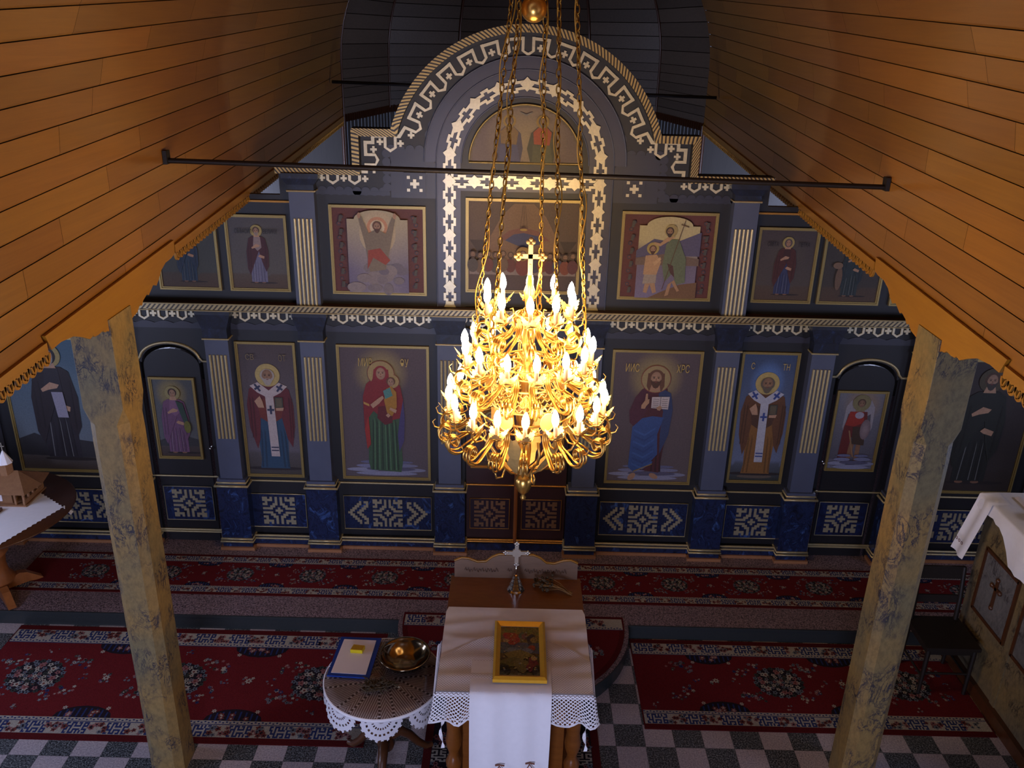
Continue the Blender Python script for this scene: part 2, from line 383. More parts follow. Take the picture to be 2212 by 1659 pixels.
# side aisle ceilings, with the beam that carries the vault
for sd in (-1, 1):
    m = M(); x0, x1 = sorted((sd * 2.235, sd * 2.42))
    m.prism([(x0, Y0, SPR - .02 + lift(Y0)), (x1, Y0, SPR - .02 + lift(Y0)), (x1, Y0, 3.5 + lift(Y0)), (x0, Y0, 3.5 + lift(Y0))], (0, Y1 - Y0, lift(Y1) - lift(Y0)))
    a0, a1 = sorted((sd * 2.3, sd * 5.3)); m.box((a0, Y0, 3.46), (a1, 6.94, 3.56)); m.box((a0, 7.0, 3.66), (a1, Y1, 3.76))
    struct(m.build('ceiling', MAT['gap'] if sd else 0))
m = M(); m.box((-5.3, -2, -.1), (5.3, 13.5, 0)); struct(m.build('floor', MAT['floor']))
def wall(name, a, b, mat='plaster'):
    m = M(); m.box(a, b); return struct(m.build(name, MAT[mat]))
wall('wall_left', (-5.4, -2, 0), (-5.3, 10.9, 3.8)); wall('wall_right', (5.3, -2, 0), (5.4, 10.9, 3.8))
wall('wall_west', (-5.4, -2.1, 0), (5.4, -2.0, 5.8))
# apse behind the icon screen: boarded walls, boarded conch with ribs
AP = [(-2.2, 10.9), (-1.86, 12.5), (-.95, 13.35), (.95, 13.35), (1.86, 12.5), (2.2, 10.9)]
m = M(); c = M(); rb = M()
zl = 3.62
for i, (a, b) in enumerate(zip(AP, AP[1:])):
    n = 14
    for k in range(n):
        t0, t1 = k / n, (k + .93) / n; g = random.uniform(.85, 1.1)
        A = (a[0] + (b[0] - a[0]) * t0, a[1] + (b[1] - a[1]) * t0); B = (a[0] + (b[0] - a[0]) * t1, a[1] + (b[1] - a[1]) * t1)
        m.face(((*A, 0), (*B, 0), (*B, zl), (*A, zl)), 0, (g, g, g))
    K = 24
    def dome(p, t):
        if t < .25: return (p[0], p[1], zl + .66 * t / .25)
        s = math.cos(PI / 2 * (t - .25) / .75); return (p[0] * s, 10.9 + (p[1] - 10.9) * s, zl + .66 + 1.98 * math.sin(PI / 2 * (t - .25) / .75))
    for k in range(K):
        g = random.uniform(.8, 1.15); t0, t1 = k / K, (k + .95) / K
        c.face((dome(a, t0), dome(b, t0), dome(b, t1), dome(a, t1)), 0, (g, g, g))
        c.face(tuple(tuple(Vector(q) * 1.004) for q in (dome(a, t0), dome(b, t0), dome(b, (k + 1) / K), dome(a, (k + 1) / K))), 1)
    rb.tube([dome(a, k / 20) for k in range(20)], .022, 6)
rb.tube([(-2.2 + .0, 10.88, z) for z in (0, zl)], .03, 6); rb.tube([(2.2, 10.88, z) for z in (0, zl)], .03, 6)
struct(m.build('wall_apse', MAT['altarwall'])); struct(c.build('ceiling', [MAT['conch'], MAT['gap']])); struct(rb.build('trim_1', MAT['darkwood']))
wall('wall_east_left', (-5.4, 10.9, 0), (-2.2, 11.0, 4.4), 'altarwall'); wall('wall_east_right', (2.2, 10.9, 0), (5.4, 11.0, 4.4), 'altarwall')
# windows and the west door that let the daylight in (outside the frame)
for i, (x, y, wd, z0, z1) in enumerate(((-5.29, 2.6, .9, 1.3, 2.4), (5.29, 2.6, .9, 1.3, 2.4), (-5.29, 5.0, .7, 1.4, 2.4), (5.29, 5.0, .7, 1.4, 2.4))):
    s = 1 if x < 0 else -1; m = M()
    xa, xb = sorted((x, x + s * .05))
    for q in ((y - wd / 2 - .07, y - wd / 2, z0, z1), (y + wd / 2, y + wd / 2 + .07, z0, z1), (y - wd / 2 - .07, y + wd / 2 + .07, z1, z1 + .07), (y - wd / 2 - .07, y + wd / 2 + .07, z0 - .07, z0), (y - .015, y + .015, z0, z1)):
        m.box((xa, q[0], q[2]), (xb, q[1], q[3]), 0)
    m.box((min(x, x + s * .012), y - wd / 2, z0), (max(x, x + s * .012), y + wd / 2, z1), 1)
    struct(m.build('window_%d' % (i + 1), [MAT['darkwood'], MAT['pane']]))

# raised solea: terrazzo slab with grey riser and a rounded step in the middle
SY, SR, ST = 5.77, .94, .135
m = M()
arc = [(SR * math.sin(a), SY - SR * math.cos(a)) for a in [(-PI / 2 + PI * i / 40) for i in range(41)]]
out = [(-5.29, SY)] + arc + [(5.29, SY), (5.29, 10.85), (-5.29, 10.85)]
m.face([(x, y, ST) for x, y in out], 0)
for a, b in zip(out[:43], out[1:44]):
    m.face(((*a, 0.0), (*b, 0.0), (*b, ST - .018), (*a, ST - .018)), 1)
    da = (a[0] * 1.0, a[1] - .012); db = (b[0], b[1] - .012)
    m.face(((*da, ST - .018), (*db, ST - .018), (*db, ST), (*da, ST)), 1); m.face(((*da, ST), (*db, ST), (*b, ST), (*a, ST)), 1)
so = m.build('floor_solea', [MAT['terrazzo'], MAT['riser']]); struct(so)

# ------------------------------------------------------------------ valance boards along the vault springing
BR = [(3.656, 3.286), (3.693, 3.208), (3.779, 3.215), (3.895, 3.203), (3.975, 3.172), (4.046, 3.136), (4.08, 3.145), (4.093, 3.132), (4.136, 3.129), (4.183, 3.135), (4.203, 3.119), (4.235, 3.117), (4.262, 3.099), (4.294, 3.115), (4.327, 3.092), (4.424, 3.088), (4.526, 3.09), (4.606, 3.104), (4.646, 3.131), (4.673, 3.12), (4.697, 3.143), (4.76, 3.164), (4.78, 3.151), (4.858, 3.19), (4.903, 3.174), (4.946, 3.2), (4.995, 3.241), (5.074, 3.269), (5.166, 3.274), (5.226, 3.288), (5.245, 3.371)]
for sd, lb in ((-1, 'left'), (1, 'right')):
    m = M((sd * 2.16, 4.4, 3.09))
    X = sd * 2.181
    m.prism([(X, y, z) for y, z in BR], (sd * .016, 0, 0))
    o = m.build('scalloped_bracket', MAT['bracket'])
    tag(o, 'orange wooden bracket board with saw-cut lower edge at head of the %s pillar' % lb, 'bracket')
    def fringe(ya, yb):
        m = M((sd * 2.17, ya, SPR)); y = ya; p = .062
        m.prism([(X, ya, SPR - .005 + lift(ya)), (X, yb, SPR - .005 + lift(yb)), (X, yb, SPR + .05 + lift(yb)), (X, ya, SPR + .05 + lift(ya))], (sd * .02, 0, 0))
        while y + p < yb + .01:
            c = y + p / 2; z0 = SPR + lift(c)
            O = [(c + .038 * math.cos(PI + PI * k / 10), z0 - .055 * math.sin(PI * k / 10)) for k in range(11)]
            I = [(c + .026 * math.cos(PI + PI * k / 10), z0 - .042 * math.sin(PI * k / 10)) for k in range(11)]
            for k in range(10):
                q = [O[k], O[k + 1], I[k + 1], I[k]]
                m.face([(X, *v) for v in q]); m.face([(X + sd * .014, *v) for v in reversed(q)])
                m.face([(X, *O[k]), (X + sd * .014, *O[k]), (X + sd * .014, *O[k + 1]), (X, *O[k + 1])])
                m.face([(X, *I[k]), (X, *I[k + 1]), (X + sd * .014, *I[k + 1]), (X + sd * .014, *I[k])])
            m.prism([(X, c - .012, z0), (X, c - .002, z0), (X, c + .014, z0 - .045), (X, c + .006, z0 - .048)], (sd * .012, 0, 0))
            y += p
        return m
    struct(fringe(1.0, 3.66).build('trim_2', MAT['bracket'])); struct(fringe(5.25, 10.85).build('trim_3', MAT['bracket']))
m = M((0, 10.9, zl))
for a, b in zip(AP, AP[1:]):
    n = max(6, int(math.dist(a, b) / .07))
    for k in range(n):
        t = (k + .5) / n; x, y = a[0] + (b[0] - a[0]) * t, a[1] + (b[1] - a[1]) * t - .03
        m.box((x - .028, y - .01, zl - .06), (x + .02, y, zl + .03))
struct(m.build('trim_4', MAT['darkwood']))

# ------------------------------------------------------------------ marbled pillars
for sd, lb in ((-1, 'left'), (1, 'right')):
    m = M((sd * 2.285, 4.385, 0)); xa, xb, ya, yb = 2.175, 2.395, 4.25, 4.52
    def ring(ch, z):
        p = [(xa + ch, ya), (xb - ch, ya), (xb, ya + ch), (xb, yb - ch), (xb - ch, yb), (xa + ch, yb), (xa, yb - ch), (xa, ya + ch)]
        return [(sd * x, y, z) for x, y in p]
    zs = [(.0, .045), (.5, .048), (1.2, .044), (1.9, .047), (2.45, .045), (2.56, .05), (2.66, .002), (3.05, .002), (3.17, .002)]
    m.grid([ring(c, z) for z, c in zs], closed_v=True); m.face(ring(.045, 0)); m.face(ring(.002, 3.17))
    o = m.build('marbled_pillar', MAT['pillar'])
    tag(o, 'ochre marble-painted chamfered pillar %s of the chandelier' % lb, 'pillar')

# ------------------------------------------------------------------ iron tie rods
t = thing('iron_tie_rod', 'long black iron tie rod crossing in front of the gilded arch', 'tie rod', (0, 5.3, 3.83))
m = M((0, 5.3, 3.83)); m.tube([(-2.19, 5.3, 3.845), (2.19, 5.3, 3.79)], .016, 8); m.build('rod', MAT['iron'], t)
for x, z in ((-2.185, 3.845), (2.185, 3.79)):
    m = M((0, 5.3, 3.83)); m.box((x - .012, 5.27, z - .02), (x + .012, 5.33, z + .06)); m.build('anchor_plate', MAT['iron'], t)
m = M((0, 10.2, 4.06)); m.tube([(-2.17, 10.2, 4.06), (2.17, 10.2, 3.99)], .018, 8)
tag(m.build('iron_tie_rod', MAT['iron']), 'dark tie rod high behind the arched top of the icon screen', 'tie rod')
# ------------------------------------------------------------------ the icon screen (sizes below in screen units, 1 unit = .984 m, plinth offset .0736)
KS, ZS = .984, .0736
PN, PF = 6.85, 6.76
class S(M):
    def build(s, name, mats, parent=None, label=None):
        org = parent.location if parent and not parent.parent else (parent.parent.location if parent and not parent.parent.parent else (parent.parent.parent.location if parent else Vector((0, 0, 0))))
        s.v = [(x * KS - org[0], y - org[1], ZS + KS * z - org[2]) for x, y, z in s.v]
        return M.build(s, name, mats, parent, label)
ZB = .0624
scr = thing('icon_screen', 'tall dark blue and black painted icon screen with arched gilded crest', 'icon screen', (0, 6.85, .135))
def rect(x0, x1, z0, z1): return [(x0, z0), (x1, z0), (x1, z1), (x0, z1)]
def arcp(r, cz, a0, a1, n, cx=0): return [(cx + r * math.sin(a0 + (a1 - a0) * k / n), cz + r * math.cos(a0 + (a1 - a0) * k / n)) for k in range(n + 1)]
# lower wall, with openings for two deacon doors and the holy doors left solid behind the leaves
m = S()
for x0, x1 in ((-5.38, -3.33), (-2.76, -.47), (.47, 2.76), (3.33, 5.38)): m.xz(rect(x0, x1, ZB, 2.46), PN, PN + .05)
m.xz(rect(-.47, .47, ZB, 2.46), PN + .045, PN + .06)
for sd in (-1, 1):
    o = [(2.76, 1.9)] + [(3.045 + .25 * math.sin(a), 1.88 + .17 * math.cos(a)) for a in [(-PI / 2 + PI * k / 16) for k in range(17)]] + [(3.33, 1.9), (3.33, 2.46), (2.76, 2.46)]
    m.xz([(sd * x, z) for x, z in o], PN, PN + .05)
m.build('lower_wall', MAT['black'], scr)
CA = 3.575; RO = 1.10
aA = math.atan2(1.05, 3.9 - CA)
sil = [(-5.38, 2.46), (5.38, 2.46), (5.38, 3.36), (1.97, 3.36), (1.97, 3.6), (1.36, 3.6), (1.36, 3.9), (1.05, 3.9)] + arcp(RO, CA, aA, -aA, 60)[1:-1] + [(-1.05, 3.9), (-1.36, 3.9), (-1.36, 3.6), (-1.97, 3.6), (-1.97, 3.36), (-5.38, 3.36)]
m = S(); m.xz(sil, PN, PN + .05); m.build('upper_wall', MAT['black'], scr)
# raised flat fields behind the upper icons and around the arch
for sd in (-1, 1):
    m = S(); m.xz([(sd * x, z) for x, z in [(.70, 3.36), (1.07, 3.36), (1.07, 3.74), (.80, 3.74), (.70, 3.62)]], PN - .006, PN); m.build('painted_field', MAT['navy'], scr)
    m = S(); m.xz([(sd * x, z) for x, z in rect(1.895, 5.3, 3.30, 3.315)], PN - .02, PN); m.build('upper_rail', MAT['gilt2'], scr)
m = S()
ring = arcp(.80, 3.65, -PI / 2, PI / 2, 48); ringi = arcp(.70, 3.65, -PI / 2, PI / 2, 48)
for k in range(48): m.xz([ring[k], ring[k + 1], ringi[k + 1], ringi[k]], PN - .014, PN)
r2 = arcp(.70, 3.65, -PI / 2, PI / 2, 48); r3 = arcp(.51, 3.65, -PI / 2, PI / 2, 48)
for k in range(48): m.xz([r2[k], r2[k + 1], r3[k + 1], r3[k]], PN - .02, PN)
for sd in (-1, 1): m.xz([(sd * x, z) for x, z in rect(.51, .70, 2.46, 3.65)], PN - .02, PN)
m.xz(rect(-.51, .51, 3.43, 3.58), PN - .02, PN)
m.build('arch_moulding', MAT['slate2'] if 'slate2' in MAT else MAT['navy'], scr)
m = S()
for r in (.80, .705):
    q = arcp(r, 3.65, -PI / 2, PI / 2, 60); m.tube([(x, PN - .016, z) for x, z in q], .006, 6)
m.tube([(-.705, PN - .022, z) for z in (2.46, 3.65)], .005, 6); m.tube([(.705, PN - .022, z) for z in (2.46, 3.65)], .005, 6)
q = arcp(.505, 3.65, -PI / 2, PI / 2, 60); m.tube([(x, PN - .022, z) for x, z in q], .006, 6)
m.build('arch_bead', MAT['slate'], scr)
# scalloped painted bands
def scallops(m, pts, r, y):
    d = 0
    for a, b in zip(pts, pts[1:]):
        ln = math.dist(a, b); n = max(1, round(ln / (r * 1.9)))
        for k in range(n):
            t = (k + .5) / n; c = (a[0] + (b[0] - a[0]) * t, a[1] + (b[1] - a[1]) * t)
            m.xz([(c[0] + r * math.cos(2 * PI * j / 14), c[1] + r * math.sin(2 * PI * j / 14)) for j in range(14)], y - .00025 * (len(m.f) % 7), PN)
m = S()
scallops(m, arcp(.80, CA + .03, -1.30, 1.30, 26), .036, PN - .005)
for sd in (-1, 1):
    scallops(m, [(sd * .80, 3.74), (sd * 1.10, 3.74), (sd * 1.10, 3.405), (sd * 1.87, 3.405)], .036, PN - .0045)
    m.xz([(sd * x, z) for x, z in rect(1.08, 1.87, 3.375, 3.405)], PN - .006, PN)
m.build('scallop_band', MAT['navy'], scr)

# gilded meander ornaments
def UP(O, sx, sz, s, t): return (O[0] + sx[0] * s + sz[0] * t, O[1] + sx[1] * s + sz[1] * t)
UN = [0]
def motif_u(m, O, sx, sz, a=.051, th=.022, dep=.102, tip=.137, y=PN - .012, bar=0.0):
    for sg in (-1, 1):
        m.xz([UP(O, sx, sz, sg * s, t) for s, t in ((a, 0), (a, dep), (a - th, dep - .004), (a - th, 0))], y, PN)
        m.xz([UP(O, sx, sz, sg * s, t) for s, t in ((a, dep), (0, tip), (0, tip - th * 1.1), (a - th, dep - .004))], y, PN)
    if bar: m.xz([UP(O, sx, sz, s, t) for s, t in ((a, 0), (a + bar, 0), (a + bar, th), (a, th))], y, PN)
def motif_cross(m, c, sx, sz, h=.026, w=.0092, y=PN - .012):
    P = [(-w, -h), (w, -h), (w, -w), (h, -w), (h, w), (w, w), (w, h), (-w, h), (-w, w), (-h, w), (-h, -w), (-w, -w)]
    m.xz([UP(c, sx, sz, s, t) for s, t in P], y, PN)
m = S()
st = math.radians(11.4); RT = 1.012
for k in range(-6, 7):
    a = k * st; O = (RT * math.sin(a), CA + RT * math.cos(a)); sx = (math.cos(a), -math.sin(a)); sz = (-math.sin(a), -math.cos(a))
    motif_u(m, O, sx, sz)
    for h in ((.5,) if k == -6 else (.5,)):
        b = a + st * .5
        if k < 6:
            c = ((RT - .076) * math.sin(b), CA + (RT - .076) * math.cos(b)); motif_cross(m, c, (math.cos(b), -math.sin(b)), (math.sin(b), math.cos(b)))
            an = a + st; On = (RT * math.sin(an), CA + RT * math.cos(an)); sn = (math.cos(an), -math.sin(an)); zn = (-math.sin(an), -math.cos(an))
            m.xz([UP(O, sx, sz, .051 - .022, 0), UP(On, sn, zn, -.051 + .022, 0), UP(On, sn, zn, -.051 + .022, .022), UP(O, sx, sz, .051 - .022, .022)], PN - .0127, PN)
for sd in (-1, 1):
    sx, sz = (sd, 0), (0, -1)
    a = sd * 6 * st; O6 = (RT * math.sin(a), CA + RT * math.cos(a)); s6 = (sd * math.cos(a), -sd * math.sin(a)); z6 = (-math.sin(a), -math.cos(a))
    e = UP(O6, s6, z6, .029, 0); e2 = UP(O6, s6, z6, .029, .022)
    qn = [0]
    def Q(pts): qn[0] += 1; m.xz(pts, PN - .0125 - .0005 * (qn[0] % 5), PN)
    Q([e, (sd * 1.0, 3.852), (sd * .985, 3.826), e2]); Q([(sd * 1.0, 3.852), (sd * 1.035, 3.852), (sd * 1.035, 3.826), (sd * .985, 3.826)])
    motif_u(m, (sd * 1.066, 3.852), sx, sz)
    Q([(sd * x, z) for x, z in rect(1.12, 1.215, 3.826, 3.852)])
    Q([(sd * x, z) for x, z in rect(1.19, 1.216, 3.775, 3.852)]); Q([(sd * x, z) for x, z in rect(1.19, 1.275, 3.775, 3.80)])
    Q([(sd * x, z) for x, z in rect(1.25, 1.276, 3.70, 3.80)]); Q([(sd * x, z) for x, z in rect(1.25, 1.272, 3.832, 3.855)])
    motif_u(m, (sd * 1.276, 3.655), (0, 1), (-sd, 0), dep=.09, tip=.12, a=.05)
    Q([(sd * x, z) for x, z in rect(1.25, 1.276, 3.548, 3.612)]); Q([(sd * x, z) for x, z in rect(1.25, 1.31, 3.548, 3.573)]); Q([(sd * x, z) for x, z in rect(1.19, 1.212, 3.55, 3.573)])
    for x, z in ((.985, 3.785), (1.147, 3.795), (1.20, 3.735), (.90, 3.85)): motif_cross(m, (sd * x, z), (1, 0), (0, 1))
    for x in (1.36, 1.535, 1.71):
        motif_u(m, (sd * x, 3.573), sx, sz, dep=.085, tip=.12)
        Q([(sd * q, z) for q, z in rect(x + .03, x + .148, 3.547, 3.573)])
    for x in (1.275, 1.447, 1.622, 1.79): motif_cross(m, (sd * x, 3.505), (1, 0), (0, 1))
    Q([(sd * x, z) for x, z in rect(1.83, 1.85, 3.47, 3.573)])
m.build('meander_ornament', MAT['orn'], scr)
for sd in (-1, 1):
    m = S(); m2 = S()
    m2.xz([(sd * x, z) for x, z in rect(.79, .965, 3.39, 3.562)], PN - .016, PN)
    motif_cross(m, (sd * .878, 3.476), (1, 0), (0, 1), .036, .0125, PN - .024)
    for dx in (-1, 1):
        for dz in (-1, 1): m.xz(rect(sd * .878 + dx * .05 - .012, sd * .878 + dx * .05 + .012, 3.476 + dz * .05 - .012, 3.476 + dz * .05 + .012), PN - .024, PN)
    q_ = m2.build('square_panel', MAT['navy'], scr); m.build('five_dot_cross', MAT['orn'], q_)
def star(m, c, d):
    s, t = d, (-d[1], d[0]); y = PN - .036
    m.xz([UP(c, s, t, a * .028, b * .028) for a, b in ((-1, -1), (1, -1), (1, 1), (-1, 1))], y, PN - .02)
    m.xz([UP(c, s, t, a * .054, b * .054) for a, b in ((0, -1), (1, 0), (0, 1), (-1, 0))], y - .002, PN - .02)
def block(m, A, B):
    d = Vector((B[0] - A[0], B[1] - A[1])); ln = d.length; d /= ln; c = ((A[0] + B[0]) / 2, (A[1] + B[1]) / 2); s, t = (d.x, d.y), (-d.y, d.x); y = PN - .034; h = ln / 2 - .02
    for g in (-1, 1):
        for a0, a1, b0, b1 in ((-h, -.033, .013, .033), (.033, h, .013, .033), (-.033, -.014, .013, .052), (.014, .033, .013, .052), (-.014, .014, .032, .052)):
            m.xz([UP(c, s, t, q, g * r) for q, r in ((a0, b0), (a1, b0), (a1, b1), (a0, b1))], y, PN - .02)
m = S()
arcst = [(.6 * math.sin(math.radians(20.85 * k)), 3.65 + .6 * math.cos(math.radians(20.85 * k))) for k in range(-4, 5)]
legL = [(-.6, 3.506 - .2165 * k) for k in range(5)]; legR = [(.6, z) for x, z in legL]
path = list(reversed(legL)) + arcst + legR
for i, p in enumerate(path):
    q = path[i + 1] if i < len(path) - 1 else None; pr = path[i - 1] if i else None
    dd = Vector(((q or p)[0] - (pr or p)[0], (q or p)[1] - (pr or p)[1])).normalized(); star(m, p, (dd.x, dd.y))
    if q: block(m, p, q)
for x in (-.6, .6): block(m, (x, 2.64), (x, 2.46)); 
hs = [(-.6 + .2 * k, 3.506) for k in range(7)]
for i in range(6):
    block(m, hs[i], hs[i + 1])
    if i: star(m, hs[i], (1, 0))
m.build('star_and_cross_ornament', MAT['orn'], scr)
m = S()
for x in (-.6, .6): m.xz([(x - .05, 2.46), (x + .05, 2.46), (x + .035, 2.49), (x + .035, 2.51), (x - .035, 2.51), (x - .035, 2.49)], PN - .036, PN - .02)
m.build('ornament_foot', MAT['gilt'], scr)
# striped gilded cornice following the crest
def band(pts, w, y0, y1, mats, name, sgn):
    m = S(); u = 0
    off = []
    for i, p in enumerate(pts):
        a = Vector(p) - Vector(pts[i - 1]) if i else Vector(pts[1]) - Vector(p)
        b = Vector(pts[i + 1]) - Vector(p) if i < len(pts) - 1 else a
        a.normalize(); b.normalize(); na, nb = Vector((a.y, -a.x)), Vector((b.y, -b.x)); n = (na + nb); n = n / max(.3, n.dot(na)); off.append((p[0] + n.x * w * sgn, p[1] + n.y * w * sgn))
    for i in range(len(pts) - 1):
        a, b, c, d = pts[i], pts[i + 1], off[i + 1], off[i]; ln = math.dist(a, b)
        m.face([(a[0], y0, a[1]), (b[0], y0, b[1]), (c[0], y0, c[1]), (d[0], y0, d[1])], 0, uv=[(u, 0), (u + ln, 0), (u + ln, w), (u, w)])
        m.face([(a[0], y0, a[1]), (a[0], y1, a[1]), (b[0], y1, b[1]), (b[0], y0, b[1])], 1)
        m.face([(d[0], y0, d[1]), (c[0], y0, c[1]), (c[0], y1, c[1]), (d[0], y1, d[1])], 1); u += ln
    return m.build(name, mats, scr)
crest = [(0, CA + RO)] + arcp(RO, CA, 0, aA, 30)[1:-1] + [(1.05, 3.9), (1.36, 3.9), (1.36, 3.6), (1.975, 3.6)]
band(crest, .058, PF + .0, PN + .05, [MAT['rope2'], MAT['iron']], 'crest_cornice', 1)
band([(-x, z) for x, z in crest], .058, PF + .0, PN + .05, [MAT['rope'], MAT['iron']], 'crest_cornice', -1)
band([(-5.38, 2.455), (5.38, 2.455)], .045, PF - .03, PN, [MAT['ropef'], MAT['darkwood']], 'lower_cornice', 1)
m = S(); m.tube([(-5.38, PF - .035, 2.462), (5.38, PF - .035, 2.462)], .007, 6); m.tube([(-5.38, PF - .032, 2.402), (5.38, PF - .032, 2.402)], .006, 6); m.build('cornice_bead', MAT['gilt'], scr)

# lower frieze: small hanging ornaments and wavy band in each bay
m = S(); w2 = S()
for cx, hw in ((0, .47), (1.19, .475), (-1.19, .475), (2.19, .29), (-2.19, .29), (3.05, .34), (-3.05, .34), (4.12, .5), (-4.12, .5)):
    n = int(hw / .0815); 
    for k in range(-n, n + 1):
        x = cx + k * .0815
        if (k + (0 if hw > .3 else 0)) % 2 == 0:
            if abs(x - cx) < hw - .03: motif_u(m, (x, 2.40), (1, 0), (0, -1), a=.045, th=.019, dep=.094, tip=.124, y=PN - .01)
            elif True: pass
        elif abs(x - cx) < hw - .02: motif_cross(m, (x, 2.335), (1, 0), (0, 1), .028, .010, PN - .01)
    for sg in (-1, 1): m.xz([(cx + sg * hw, 2.40), (cx + sg * (hw - .018), 2.40), (cx + sg * (hw - .014), 2.33), (cx + sg * hw, 2.315)], PN - .01, PN)
    top = [(cx - hw + 2 * hw * i / 60, 2.248 + .011 * abs(math.cos((2 * hw * i / 60 - hw) / .163 * PI)) * 2) for i in range(61)]
    w2.xz([(cx - hw, 2.205), (cx + hw, 2.205)] + list(reversed(top)), PN - .006, PN)
m.build('frieze_ornament', MAT['orn'], scr); w2.build('wavy_band', MAT['navy'], scr)

# pilasters
def pilaster(x, upper=False, far=False):
    m = S(); hw = .101
    z0, z1 = (2.46, 3.41) if upper else (.80, 2.14)
    m.box((x - hw, PF, z0), (x + hw, PN, z1)); p = m.build('pilaster', MAT['slate'], scr)
    fz0, fz1 = (2.46, 3.19) if upper else (1.205, 2.0)
    m = S()
    for k in range(5):
        fx = x - .066 + k * .033
        P = [[(fx + .0115 * math.cos(PI + PI * j / 6), PF - .0135 * math.sin(PI * j / 6), z) for j in range(7)] for z in (fz0, fz1)]
        m.smooth = True; m.grid(P); m.smooth = False; m.face([q for q in P[0]]); m.face(list(reversed(P[1])))
    m.build('fluting', MAT['gilt'], p)
    m = S(); c0, c1 = (3.41, 3.55) if upper else (2.145, 2.405)
    a, b = hw + .004, hw + .045
    pr = [(a, c0, .01), (a, c0 + (c1 - c0) * .35, .015), (b, c1 - .04, .028), (b, c1, .028)]
    rings = [[(x - w_, PN, z), (x - w_, PF - d, z), (x + w_, PF - d, z), (x + w_, PN, z)] for w_, z, d in pr]
    m.grid(rings); m.face(rings[-1]); m.build('capital', MAT['capital'], p)
    m = S(); m.tube([(x - hw - .012, PF - .012, c0), (x + hw + .012, PF - .012, c0)], .0085, 8); m.tube([(x + hw + .008, PF - .01, c0), (x + hw + .008, PN, c0)], .0085, 6); m.tube([(x - hw - .008, PF - .01, c0), (x - hw - .008, PN, c0)], .0085, 6)
    m.build('astragal', MAT['gilt'], p)
    if upper: return
    m = S(); ph = .138
    m.box((x - ph, PF - .025, ZB), (x + ph, PN, .725)); m.build('pedestal', MAT['marble'], p)
    def mould(name, spec, mat):
        m = S()
        for z, r, o in spec:
            pts = [(x - ph - o, PN, z), (x - ph - o, PF - .025 - o, z), (x + ph + o, PF - .025 - o, z), (x + ph + o, PN, z)]
            m.tube(pts, r, 8)
        m.build(name, mat, p)
    mould('base_moulding', ((.738, .012, .012), (.765, .010, -.006), (.787, .009, -.022)), MAT['gilt'])
    m = S(); m.box((x - ph + .01, PF - .02, .725), (x + ph - .01, PN, .80)); m.build('plinth_cap', MAT['slate'], p)
    mould('foot_moulding', ((.178, .011, .006), (.152, .010, .012)), MAT['gilt'])
    m = S(); m.box((x - ph - .02, PF - .045, ZB), (x + ph + .02, PN, .092)); m.build('foot_strip', MAT['base'], p)
for x in (.605, 1.777, 2.592, 3.49, 4.76):
    for sd in (-1, 1): pilaster(sd * x)
for sd in (-1, 1): pilaster(sd * 1.777, True)

# dado panels with fret ornament
QUAD = ("1101010", "1111010", "0100010", "1100110", "0001100", "1111001", "0000011")
def fret(m, cx, cz, cw, ch, y, wide):
    for r in range(13):
        row = QUAD[r if r < 7 else 12 - r]; row = row + row[:6][::-1]; c = 0
        while c < 13:
            if row[c] == '1':
                e = c
                while e < 13 and row[e] == '1': e += 1
                m.xz(rect(cx + (c - 6.5) * cw, cx + (e - 6.5) * cw, cz + (5.5 - r) * ch, cz + (6.5 - r) * ch + .0004), y, y + .006)
                c = e
            else: c += 1
    if wide:
        OUT = {0: (0, 2), 1: (1, 3), 2: (2, 4), 3: (3, 5), 4: (4, 6), 5: (5, 6)}; INN = {0: (4, 6), 1: (5, 7), 2: (6, 8), 3: (7, 9), 4: (8, 9), 5: (7, 9)}
        for k in range(-5, 6):
            for T in (OUT, INN):
                a, b = T[abs(k)]
                for sg in (-1, 1):
                    xa, xb = cx + sg * (17.5 - a) * cw, cx + sg * (17.5 - b) * cw
                    m.xz(rect(min(xa, xb), max(xa, xb), cz + (k - .5) * ch, cz + (k + .5) * ch + .0004), y, y + .006)
def linebox(m, x0, x1, z0, z1, y, r=.0055):
    m.tube([(x0, y, z0), (x1, y, z0), (x1, y, z1), (x0, y, z1)], r, 6, closed=True)
def dado(x0, x1, z0, z1, wide, y=PN, dark=False, parent=None):
    m = S(); m.xz(rect(x0, x1, z0, z1), y - .008, y); p = m.build('dado_panel', MAT['marble_dark'] if dark else MAT['marble'], parent or scr)
    m = S(); linebox(m, x0, x1, z0, z1, y - .010); m.build('panel_border', MAT['gilt'], p)
    m = S(); ch = .0222; cw = .0212 if wide else .0232
    if dark == 2: cw, ch = .0222, .0215
    fret(m, (x0 + x1) / 2, (z0 + z1) / 2, cw, ch, y - .014, wide); m.build('fret_ornament', MAT['orn2'], p)
for sd in (-1, 1):
    for x0, x1, wd in ((.785, 1.60, True), (1.955, 2.46, False), (3.70, 4.52, True)):
        a, b = sorted((sd * x0, sd * x1)); dado(a, b, .252, .605, wd)
    for x0, x1 in ((.745, 1.637), (1.917, 2.452), (3.63, 4.62)):
        a, b = sorted((sd * x0, sd * x1))
        m = S(); m.tube([(a, PN - .008, .742), (b, PN - .008, .742)], .0095, 8); m.build('dado_rail', MAT['gilt'], scr)
        m = S(); m.box((a, PN - .05, ZB), (b, PN, .165)); q_ = m.build('skirting', MAT['marble'], scr)
        m = S(); m.tube([(a, PN - .045, .178), (b, PN - .045, .178)], .011, 8); m.tube([(a, PN - .055, .152), (b, PN - .055, .152)], .010, 8); m.build('skirting_moulding', MAT['gilt'], q_)
        m = S(); m.box((a, PN - .065, ZB), (b, PN, .092)); m.build('foot_strip', MAT['base'], scr)

